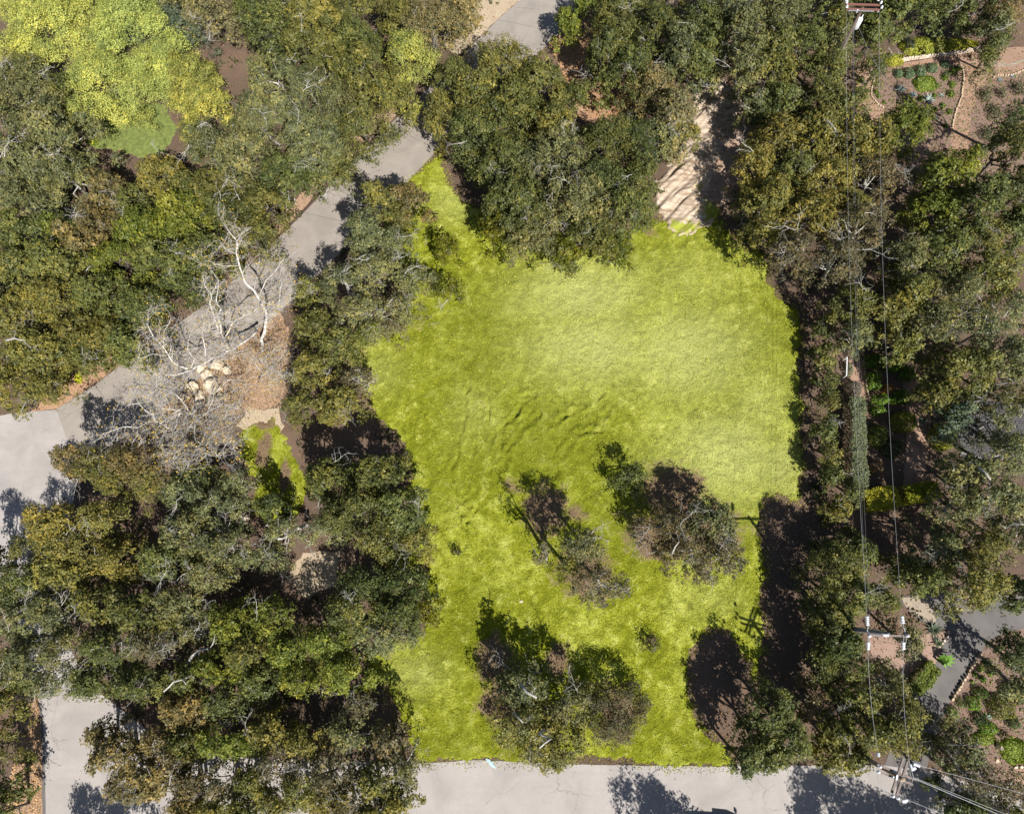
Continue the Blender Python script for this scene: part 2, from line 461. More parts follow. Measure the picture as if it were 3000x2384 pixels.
# dark drive on the right
sheet('side_driveway', [(1893, 1259), (1985, 1235), (2060, 1285), (2170, 1210), (2250, 1230), (2250, 1300), (2120, 1330), (2080, 1350), (2068, 1370), (2032, 1425), (2001, 1474), (1985, 1510), (1965, 1560), (1950, 1622), (1862, 1612), (1890, 1530),
                         (1924, 1460), (1941, 1437), (1960, 1417), (1981, 1373), (1994, 1326), (1934, 1306), (1904, 1275)], .014, ASPHALT, .02, seed=22)
sheet('pale_apron', [(1895, 1258), (1950, 1250), (1965, 1290), (1975, 1318), (1945, 1306), (1912, 1284)], .020, simple('sandy_asphalt', (.33, .27, .21), .9, 0, .15, 3), .08, depth=.004, seed=23)

# paved courtyard half hidden under the right-hand trees
court = empty('paved_courtyard', P(2090, 905), kind='structure')
pv = MB(); o0 = P(2090, 905)
for i in range(-9, 14):
    for j in range(-11, 12):
        x = o0[0] + i * .32 + (j % 2) * .16; y = o0[1] + j * .22
        pv.box((x - o0[0], y - o0[1], .03 + random.uniform(0, .006)), (.29, .19, .05))
tag(pv.build('paver', DARKPAVER, court), kind='stuff')

# ------------------------------------------------------------------ lawn and sandy bank
def grid_surface(name, vpoly, res, hfun, mat, attrs, ragged=.25, edge_drop=.05):
    poly = [tuple(P(x, y)[:2]) for x, y in vpoly]
    xs = [p[0] for p in poly]; ys = [p[1] for p in poly]
    nx = int((max(xs) - min(xs)) / res) + 3; ny = int((max(ys) - min(ys)) / res) + 3
    X, Y = np.meshgrid(min(xs) - res + np.arange(nx) * res, min(ys) - res + np.arange(ny) * res, indexing='ij')
    jx = X + vnoise(X * 1.7, Y * 1.7, 1) * ragged + vnoise(X * 5.1, Y * 5.1, 2) * ragged * .6
    jy = Y + vnoise(X * 1.7 + 9, Y * 1.7, 2) * ragged + vnoise(X * 5.1, Y * 5.1 + 7, 3) * ragged * .6
    ins = in_poly(jx, jy, poly)
    keep = ins[:-1, :-1] | ins[1:, :-1] | ins[1:, 1:] | ins[:-1, 1:]
    Z = hfun(X, Y); Z = np.where(ins, np.maximum(Z, .012), -edge_drop)
    idx = np.arange(nx * ny).reshape(nx, ny)
    F = np.stack([idx[:-1, :-1][keep], idx[1:, :-1][keep], idx[1:, 1:][keep], idx[:-1, 1:][keep]], 1)
    used = np.unique(F); remap = -np.ones(nx * ny, int); remap[used] = np.arange(len(used))
    V = np.stack([X.ravel(), Y.ravel(), Z.ravel()], 1)[used]
    at = {k: ('POINT', f(V[:, 0], V[:, 1])) for k, f in attrs.items()}
    me = np_mesh(name, V, remap[F], at, smooth=True)
    o = link(name, me, mat); o['kind'] = 'structure'
    return o, V, poly

lawn_poly = [(845, 397), (928, 322), (934, 370), (950, 402), (985, 432), (1012, 442), (1022, 480), (1060, 505), (1150, 530), (1250, 520), (1330, 485), (1375, 465), (1400, 470), (1430, 497), (1462, 450), (1490, 425),
             (1525, 480), (1560, 520), (1620, 545), (1612, 590), (1640, 632), (1678, 650), (1688, 722), (1676, 760), (1690, 850), (1680, 900), (1690, 980), (1678, 1030), (1688, 1052), (1650, 1040), (1604, 1046),
             (1592, 1110), (1610, 1200), (1594, 1270), (1610, 1330), (1598, 1400), (1592, 1434), (1572, 1375), (1534, 1326), (1490, 1322), (1450, 1372), (1440, 1450), (1460, 1510), (1500, 1560), (1537, 1585), (1537, 1611),  # edge shaped to the tree shadows, leaving brown ground where shade falls
             (1350, 1607), (1330, 1590), (1200, 1596), (1100, 1600), (1000, 1596), (885, 1602), (862, 1560), (840, 1500), (815, 1440), (790, 1420), (770, 1390), (800, 1350), (880, 1345), (905, 1300), (900, 1240), (905, 1180), (850, 1190), (810, 1160), (860, 1120),
             (880, 1090), (860, 1030), (870, 1000), (862, 950), (835, 905), (800, 880), (775, 830), (745, 790), (740, 740), (750, 690), (800, 680), (850, 660), (860, 600), (850, 560), (850, 530), (840, 490), (850, 460), (840, 420)]

def blobs(lst):
    cs = []
    for vx, vy, rx, ry, w in lst:
        c = P(vx, vy); sx = np.linalg.norm(P(vx + rx, vy) - c); sy = np.linalg.norm(P(vx, vy + ry) - c)
        cs.append((c[0], c[1], sx, sy, w))
    def f(x, y):
        s = np.zeros(x.shape)
        for cx, cy, sx, sy, w in cs:
            s = np.maximum(s, w * np.exp(-(((x - cx) / sx) ** 2 + ((y - cy) / sy) ** 2)))
        return s
    return f
pale_f = blobs([(1230, 620, 150, 80, 1), (1250, 730, 150, 90, 1), (1440, 740, 150, 110, .95), (1600, 850, 80, 110, .6), (1530, 960, 150, 110, .95), (1640, 980, 70, 90, .8), (1450, 600, 150, 80, .4), (1000, 870, 60, 70, .3),
                (960, 430, 60, 50, .5), (870, 1420, 70, 50, .5), (1500, 1260, 80, 60, .3), (800, 780, 60, 60, .35)])
bare_shade_f = blobs([(1150, 1075, 60, 75, .8), (1080, 1025, 30, 25, .6), (1215, 1080, 35, 35, .6), (1420, 1040, 90, 80, .85), (1500, 1120, 90, 90, .7), (1380, 1130, 90, 60, .8), (1230, 1200, 90, 80, .7), (1040, 1385, 55, 65, .8), (1060, 1480, 70, 70, .8),  # brown painted where the tree shadows fall, plus some bare earth
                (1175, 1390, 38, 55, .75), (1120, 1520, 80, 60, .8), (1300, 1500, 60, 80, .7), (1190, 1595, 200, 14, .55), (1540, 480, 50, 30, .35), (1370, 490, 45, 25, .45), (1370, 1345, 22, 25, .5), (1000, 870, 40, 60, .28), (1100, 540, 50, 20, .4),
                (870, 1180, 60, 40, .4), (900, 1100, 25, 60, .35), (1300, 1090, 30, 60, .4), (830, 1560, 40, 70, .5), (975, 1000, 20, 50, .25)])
lush_f = blobs([(1150, 930, 150, 110, .8), (1000, 740, 150, 150, .75), (940, 980, 70, 120, .6), (1080, 620, 90, 70, .5), (1490, 790, 80, 50, .6), (1000, 1300, 90, 110, .5), (950, 1560, 80, 60, .6), (1400, 550, 120, 50, .4), (1300, 1080, 120, 80, .6), (1620, 700, 60, 60, .4), (1480, 1570, 80, 50, .5), (1570, 880, 40, 40, .4)])
ruts = []   # dried wheel ruts and slumps on the lawn
for pts, wd, dp in (([(985, 800), (975, 900), (952, 990), (958, 1080), (975, 1110)], .13, .13), ([(1022, 800), (1030, 880), (1040, 960), (1015, 1040), (985, 1100), (975, 1160)], .13, .13),
                    ([(1000, 930), (990, 1000), (970, 1060)], .10, .12), ([(1045, 940), (1000, 1010), (990, 1070)], .10, .10),
                    ([(1100, 850), (1085, 875), (1060, 900), (1050, 950)], .16, .15), ([(1130, 850), (1110, 880), (1080, 905)], .14, .12), ([(1135, 870), (1100, 905), (1070, 950), (1062, 985)], .18, .16),
                    ([(1270, 830), (1240, 850), (1190, 875), (1150, 900)], .16, .16), ([(1280, 865), (1262, 905), (1215, 915), (1185, 960)], .18, .17), ([(1215, 850), (1252, 848), (1270, 830)], .14, .16),
                    ([(1100, 840), (1122, 833)], .2, .2), ([(1060, 980), (1010, 1000)], .12, .1), ([(1565, 640), (1570, 615)], .12, .15), ([(940, 1110), (965, 1100), (1000, 1120)], .12, .12)):
    W = [P(*p_)[:2] for p_ in pts]
    for a_, b_ in zip(W[:-1], W[1:]): ruts.append((a_, b_, wd * 1.1, dp * 1.35))
def lawn_h(X, Y):
    Z = .12 + .05 * vnoise(X * .35, Y * .35, 0) + .045 * vnoise(X * 1.1, Y * 1.1, 1) + (.042 * vnoise(X * 2.6, Y * 2.6, 2)) + .034 * vnoise(X * 5.2, Y * 5.2, 3)
    Xw = X + .22 * vnoise(X * 1.6, Y * 1.6, 2); Yw = Y + .22 * vnoise(X * 1.6, Y * 1.6, 3)
    for a, b, wd, dp in ruts:
        d = b - a; L2 = d.dot(d); t = np.clip(((Xw - a[0]) * d[0] + (Yw - a[1]) * d[1]) / L2, 0, 1)
        r = np.hypot(Xw - a[0] - t * d[0], Yw - a[1] - t * d[1])
        k = np.clip(.45 + 1.1 * vnoise(X * 1.4, Y * 1.4, 1) + .4 * vnoise(X * 4, Y * 4, 2), 0, 1.4)
        Z += -dp * k * np.exp(-(r / wd) ** 2) + dp * .55 * k * np.exp(-((r - wd * 2.1) / (wd * .9)) ** 2)
    return Z
lawn, LV, lpoly = grid_surface('lawn', lawn_poly, .15, lawn_h, LAWN, {'pale': pale_f, 'bare': bare_shade_f, 'lush': lush_f})
strip = [(508, 905), (540, 890), (575, 880), (610, 940), (650, 1010), (640, 1060), (620, 1090), (560, 1105), (530, 1080), (540, 1020), (500, 960)]
zero = lambda x, y: np.zeros(x.shape)
brown2 = blobs([(555, 950, 22, 50, .8), (600, 1000, 16, 50, .8), (560, 890, 40, 20, .7), (515, 985, 12, 30, .6)])  # brown patches mixed into the small lawn's turf colour
grid_surface('small_lawn', strip, .15, lambda X, Y: lawn_h(X, Y) * .6, LAWN, {'pale': zero, 'bare': brown2, 'lush': zero})
GREENLAWN = simple('garden_turf', (.15, .185, .045), .9, 0, .35, 2.5, .6)
grid_surface('garden_lawn', [(205, 200), (240, 170), (300, 215), (345, 220), (370, 270), (350, 320), (300, 330), (250, 320), (195, 310), (200, 260)], .25, lambda X, Y: .05 + .03 * vnoise(X, Y, 1), GREENLAWN, {})
sheet('garden_path', [(205, 160), (220, 158), (222, 190), (208, 240), (200, 290), (172, 300), (185, 270), (192, 215)], .09, MULCH, .08, seed=30, depth=.09)

bank_poly = [(1376, 392), (1402, 366), (1412, 325), (1455, 270), (1465, 200), (1520, 165), (1560, 200), (1545, 280), (1510, 340), (1490, 400), (1512, 452), (1495, 475), (1432, 500), (1395, 468), (1385, 430)]
gdir = np.array([.70, .71])
def bank_h(X, Y):
    u = X * gdir[1] - Y * gdir[0]; w = X * gdir[0] + Y * gdir[1]
    uu = u + .35 * vnoise(w * .5, u * .4, 1)
    return .24 + .22 * vnoise(uu * 2.2, w * .25, 0) + .15 * vnoise(uu * 5, w * .5, 2) + .06 * vnoise(X * 2, Y * 2, 3)
grid_surface('sandy_bank', bank_poly, .13, bank_h, BANK, {'pale': blobs([(1440, 480, 50, 20, .8), (1500, 450, 28, 30, .9), (1475, 400, 18, 22, .5)])})

def tri_cards(C, N, size, rg, flat=.0):
    """one leaf-sized triangle at each centre"""
    n = len(C)
    size = size * 1.03 if hasattr(size, '__len__') else size
    R = rg.normal(size=(n, 3)); T = np.cross(N, R); T /= np.linalg.norm(T, axis=1)[:, None] + 1e-9
    B = np.cross(N, T)
    s = size[:, None] if hasattr(size, '__len__') else size
    V = np.empty((n, 3, 3))
    V[:, 0] = C + T * s * 1.1; V[:, 1] = C - T * s * .6 + B * s * .65; V[:, 2] = C - T * s * .6 - B * s * .65
    F = np.arange(3 * n).reshape(n, 3)
    return V.reshape(-1, 3), F

# grass tufts standing on the lawn
sel = LV[LV[:, 2] > .0]
nt_ = 80000
pick = sel[rng.integers(0, len(sel), nt_)] + np.column_stack([rng.uniform(-.08, .08, (nt_, 2)), np.zeros(nt_)])
dens = vnoise(pick[:, 0] * 1.3, pick[:, 1] * 1.3, 1) + .6 * vnoise(pick[:, 0] * 4, pick[:, 1] * 4, 2) - .5 * pale_f(pick[:, 0], pick[:, 1]) - 1.2 * bare_shade_f(pick[:, 0], pick[:, 1])
pick = pick[dens + rng.uniform(-.5, .5, nt_) > -.1]
_e = LV[LV[:, 2] < 0]; _e = _e[rng.integers(0, len(_e), 14000)]
_o = rng.normal(0, .28, (len(_e), 2)); _e = np.column_stack([_e[:, :2] + _o, np.full(len(_e), .03)])
pick = np.vstack([pick, _e])
n_ = len(pick)
ang = rng.uniform(0, 2 * math.pi, n_); w_ = rng.uniform(.02, .05, n_); hh = rng.uniform(.05, .13, n_)
lean = rng.normal(0, .06, (n_, 2))
V = np.empty((n_, 3, 3)); dx = np.stack([np.cos(ang) * w_, np.sin(ang) * w_], 1)
V[:, 0, :2] = pick[:, :2] - dx; V[:, 1, :2] = pick[:, :2] + dx; V[:, 2, :2] = pick[:, :2] + lean
V[:, 0, 2] = V[:, 1, 2] = pick[:, 2] - .01; V[:, 2, 2] = pick[:, 2] + hh
me = np_mesh('grass', V.reshape(-1, 3), np.arange(3 * n_).reshape(n_, 3), {'tone': ('FACE', rng.uniform(.2, 1, n_))})
g_ = link('grass', me, LEAF); g_.color = (.33, .37, .045, 1)
tag(g_, 'short yellow-green grass tufts covering the open lawn', 'grass', kind='stuff')

# fallen leaves and chips on the open earth
def scatter(name, vpoly, n, col, size, label, z=.03):
    poly = [tuple(P(x, y)[:2]) for x, y in vpoly]; A = np.array(poly); lo = A.min(0); hi = A.max(0)
    q = rng.uniform(lo, hi, (n, 2)); q = q[in_poly(q[:, 0], q[:, 1], poly)]
    C = np.column_stack([q, np.full(len(q), z) + rng.uniform(0, .04, len(q))])
    N = np.column_stack([rng.normal(0, .35, (len(q), 2)), np.ones(len(q))]); N /= np.linalg.norm(N, axis=1)[:, None]
    V, F = tri_cards(C, N, rng.uniform(size * .6, size * 1.4, len(q)), rng)
    o = link(name, np_mesh(name, V, F, {'tone': ('FACE', rng.uniform(0, 1, len(q)))}), LEAF); o.color = (*col, 1)
    return tag(o, label, 'leaf litter', kind='stuff')
scatter('leaf_litter_scatter', [(585, 655), (612, 700), (615, 800), (590, 860), (440, 880), (330, 870), (561, 676)], 9000, (.36, .26, .185), .07, 'dry brown leaves lying under the white sycamores')
scatter('leaf_litter_scatter', [(1155, 92), (1260, 60), (1340, 150), (1340, 240), (1290, 290), (1200, 200)], 7000, (.45, .26, .14), .06, 'orange fallen leaves beside the top stretch of driveway')
scatter('leaf_litter_scatter', [(80, 1460), (60, 1480), (20, 1640), (10, 1713), (87, 1713), (88, 1560)], 4000, (.48, .32, .21), .06, 'pale wood chips on the verge of the lower left road')

# dead leaves lying everywhere under the trees
n_ = 70000
q = np.column_stack([rng.uniform(-62, 50, n_), rng.uniform(-20, 66, n_)])
q = q[(vnoise(q[:, 0] * .8, q[:, 1] * .8, 2) + rng.uniform(-.6, .6, n_) > -.1) & ~in_poly(q[:, 0], q[:, 1], lpoly)]
side_poly = [(1885, 1250), (1985, 1225), (2170, 1200), (2260, 1230), (2250, 1310), (2120, 1335), (2070, 1372), (2001, 1480), (1960, 1570), (1950, 1630), (1855, 1620), (1930, 1440), (1985, 1330)]
for pl in (road_poly, left + right[::-1], side_poly):
    q = q[~in_poly(q[:, 0], q[:, 1], [tuple(P(x, y)[:2]) for x, y in pl])]
C = np.column_stack([q, rng.uniform(.02, .06, len(q))]); N = np.column_stack([rng.normal(0, .4, (len(q), 2)), np.ones(len(q))]); N /= np.linalg.norm(N, axis=1)[:, None]
V, F = tri_cards(C, N, rng.uniform(.04, .11, len(q)), rng)
o = link('fallen_leaves', np_mesh('fallen_leaves', V, F, {'tone': ('FACE', rng.uniform(0, 1, len(q)))}), LEAF); o.color = (.18, .115, .07, 1)
tag(o, 'dead brown leaves scattered on the earth between the trees', 'leaf litter', kind='stuff')

# dark low undergrowth, added so the gaps between the trunks read dark
def keep_out(q, pls):
    m = np.ones(len(q), bool)
    for pl in pls: m &= ~in_poly(q[:, 0], q[:, 1], [tuple(P(x, y)[:2]) for x, y in pl])
    return q[m]
_mul = [(835, 180), (850, 215), (818, 262), (770, 315), (700, 365), (570, 520), (640, 400), (800, 225)]
_clear = [[(195, 150), (350, 200), (380, 280), (350, 340), (180, 320)], [(585, 640), (620, 690), (620, 830), (590, 860), (440, 890), (330, 880), (440, 780), (561, 666)], [(490, 850), (620, 850), (660, 1100), (500, 1110)], [(600, 1150), (730, 1150), (720, 1250), (600, 1250)],
          [(1130, 80), (1200, 40), (1300, 140), (1320, 260), (1200, 250)], [(1350, 400), (1420, 300), (1450, 180), (1560, 150), (1580, 300), (1540, 420), (1500, 500), (1380, 500)], [(1780, 120), (2300, 60), (2300, 440), (1990, 440), (1790, 330)], [(1760, 700), (2000, 700), (2000, 1090), (1760, 1090)],
          [(2050, 1340), (2300, 1220), (2320, 1680), (2090, 1680), (1980, 1560)], [(60, 1460), (95, 1460), (95, 1800), (-20, 1800), (10, 1600)], [(1820, 1320), (1990, 1320), (1975, 1420), (1830, 1460)], [(1430, 1300), (1600, 1300), (1620, 1450), (1560, 1600), (1420, 1500)], [(1590, 1050), (1720, 1050), (1720, 1480), (1590, 1450)], _mul]
nc = 2600
q = np.column_stack([rng.uniform(-66, 52, nc), rng.uniform(-22, 68, nc)])
q = q[vnoise(q[:, 0] * .25, q[:, 1] * .25, 1) > -.35]
q = q[~in_poly(q[:, 0], q[:, 1], lpoly)]; q = keep_out(q, [road_poly, left + right[::-1], side_poly] + _clear)
per = 34; R_ = rng.uniform(.35, .9, len(q)); ti = np.repeat(np.arange(len(q)), per)
D = rng.normal(size=(len(ti), 3)); D /= np.linalg.norm(D, axis=1)[:, None]; D[:, 2] = abs(D[:, 2])
C = np.column_stack([q[ti], np.zeros(len(ti))]) + D * R_[ti][:, None] * rng.uniform(.5, 1, len(ti))[:, None] * np.array([1, 1, .9])
N = D + rng.normal(0, .4, D.shape); N /= np.linalg.norm(N, axis=1)[:, None]
V, F = tri_cards(C, N, rng.uniform(.08, .18, len(C)), rng)
o = link('undergrowth', np_mesh('undergrowth', V, F, {'tone': ('FACE', np.clip(rng.normal(.4, .2, len(C)), 0, 1))}), LEAF); o.color = (.07, .08, .034, 1)
tag(o, 'low dark green undergrowth added to darken gaps between the trunks of the wood', 'undergrowth', kind='stuff')

# ------------------------------------------------------------------ trees
KINDS = {  # albedo, leaf size, name, look
    'o': ((.160, .154, .046), .105, 'oak_tree', 'olive green oak'),
    'n': ((.125, .136, .044), .105, 'oak_tree', 'mid green oak'),
    'd': ((.080, .098, .034), .105, 'oak_tree', 'dark green oak'),
    'y': ((.165, .185, .034), .105, 'broadleaf_tree', 'fresh green leafy tree'),
    'l': ((.40, .425, .125), .07, 'broadleaf_tree', 'bright lime green tree'),
    'g': ((.215, .190, .055), .105, 'oak_tree', 'golden olive oak'),
    'w': ((.170, .172, .080), .10, 'oak_tree', 'grey-green twiggy oak'),
    'b': ((.145, .122, .070), .10, 'oak_tree', 'brownish grey thin-leaved oak'),
    'r': ((.190, .150, .065), .105, 'oak_tree', 'rusty brown oak'),
    't': ((.235, .195, .095), .10, 'broadleaf_tree', 'tan dry-leaved tree'),
    'm': ((.115, .120, .012), .10, 'oak_tree', 'mossy yellow-green oak'),
    'k': ((.33, .32, .085), .09, 'broadleaf_tree', 'golden lime leafy tree'),
    'f': ((.115, .098, .052), .075, 'oak_tree', 'fuzzy brown scrub oak'),
    's': ((.13, .165, .12), .10, 'broadleaf_tree', 'silvery blue-green tree'),
}
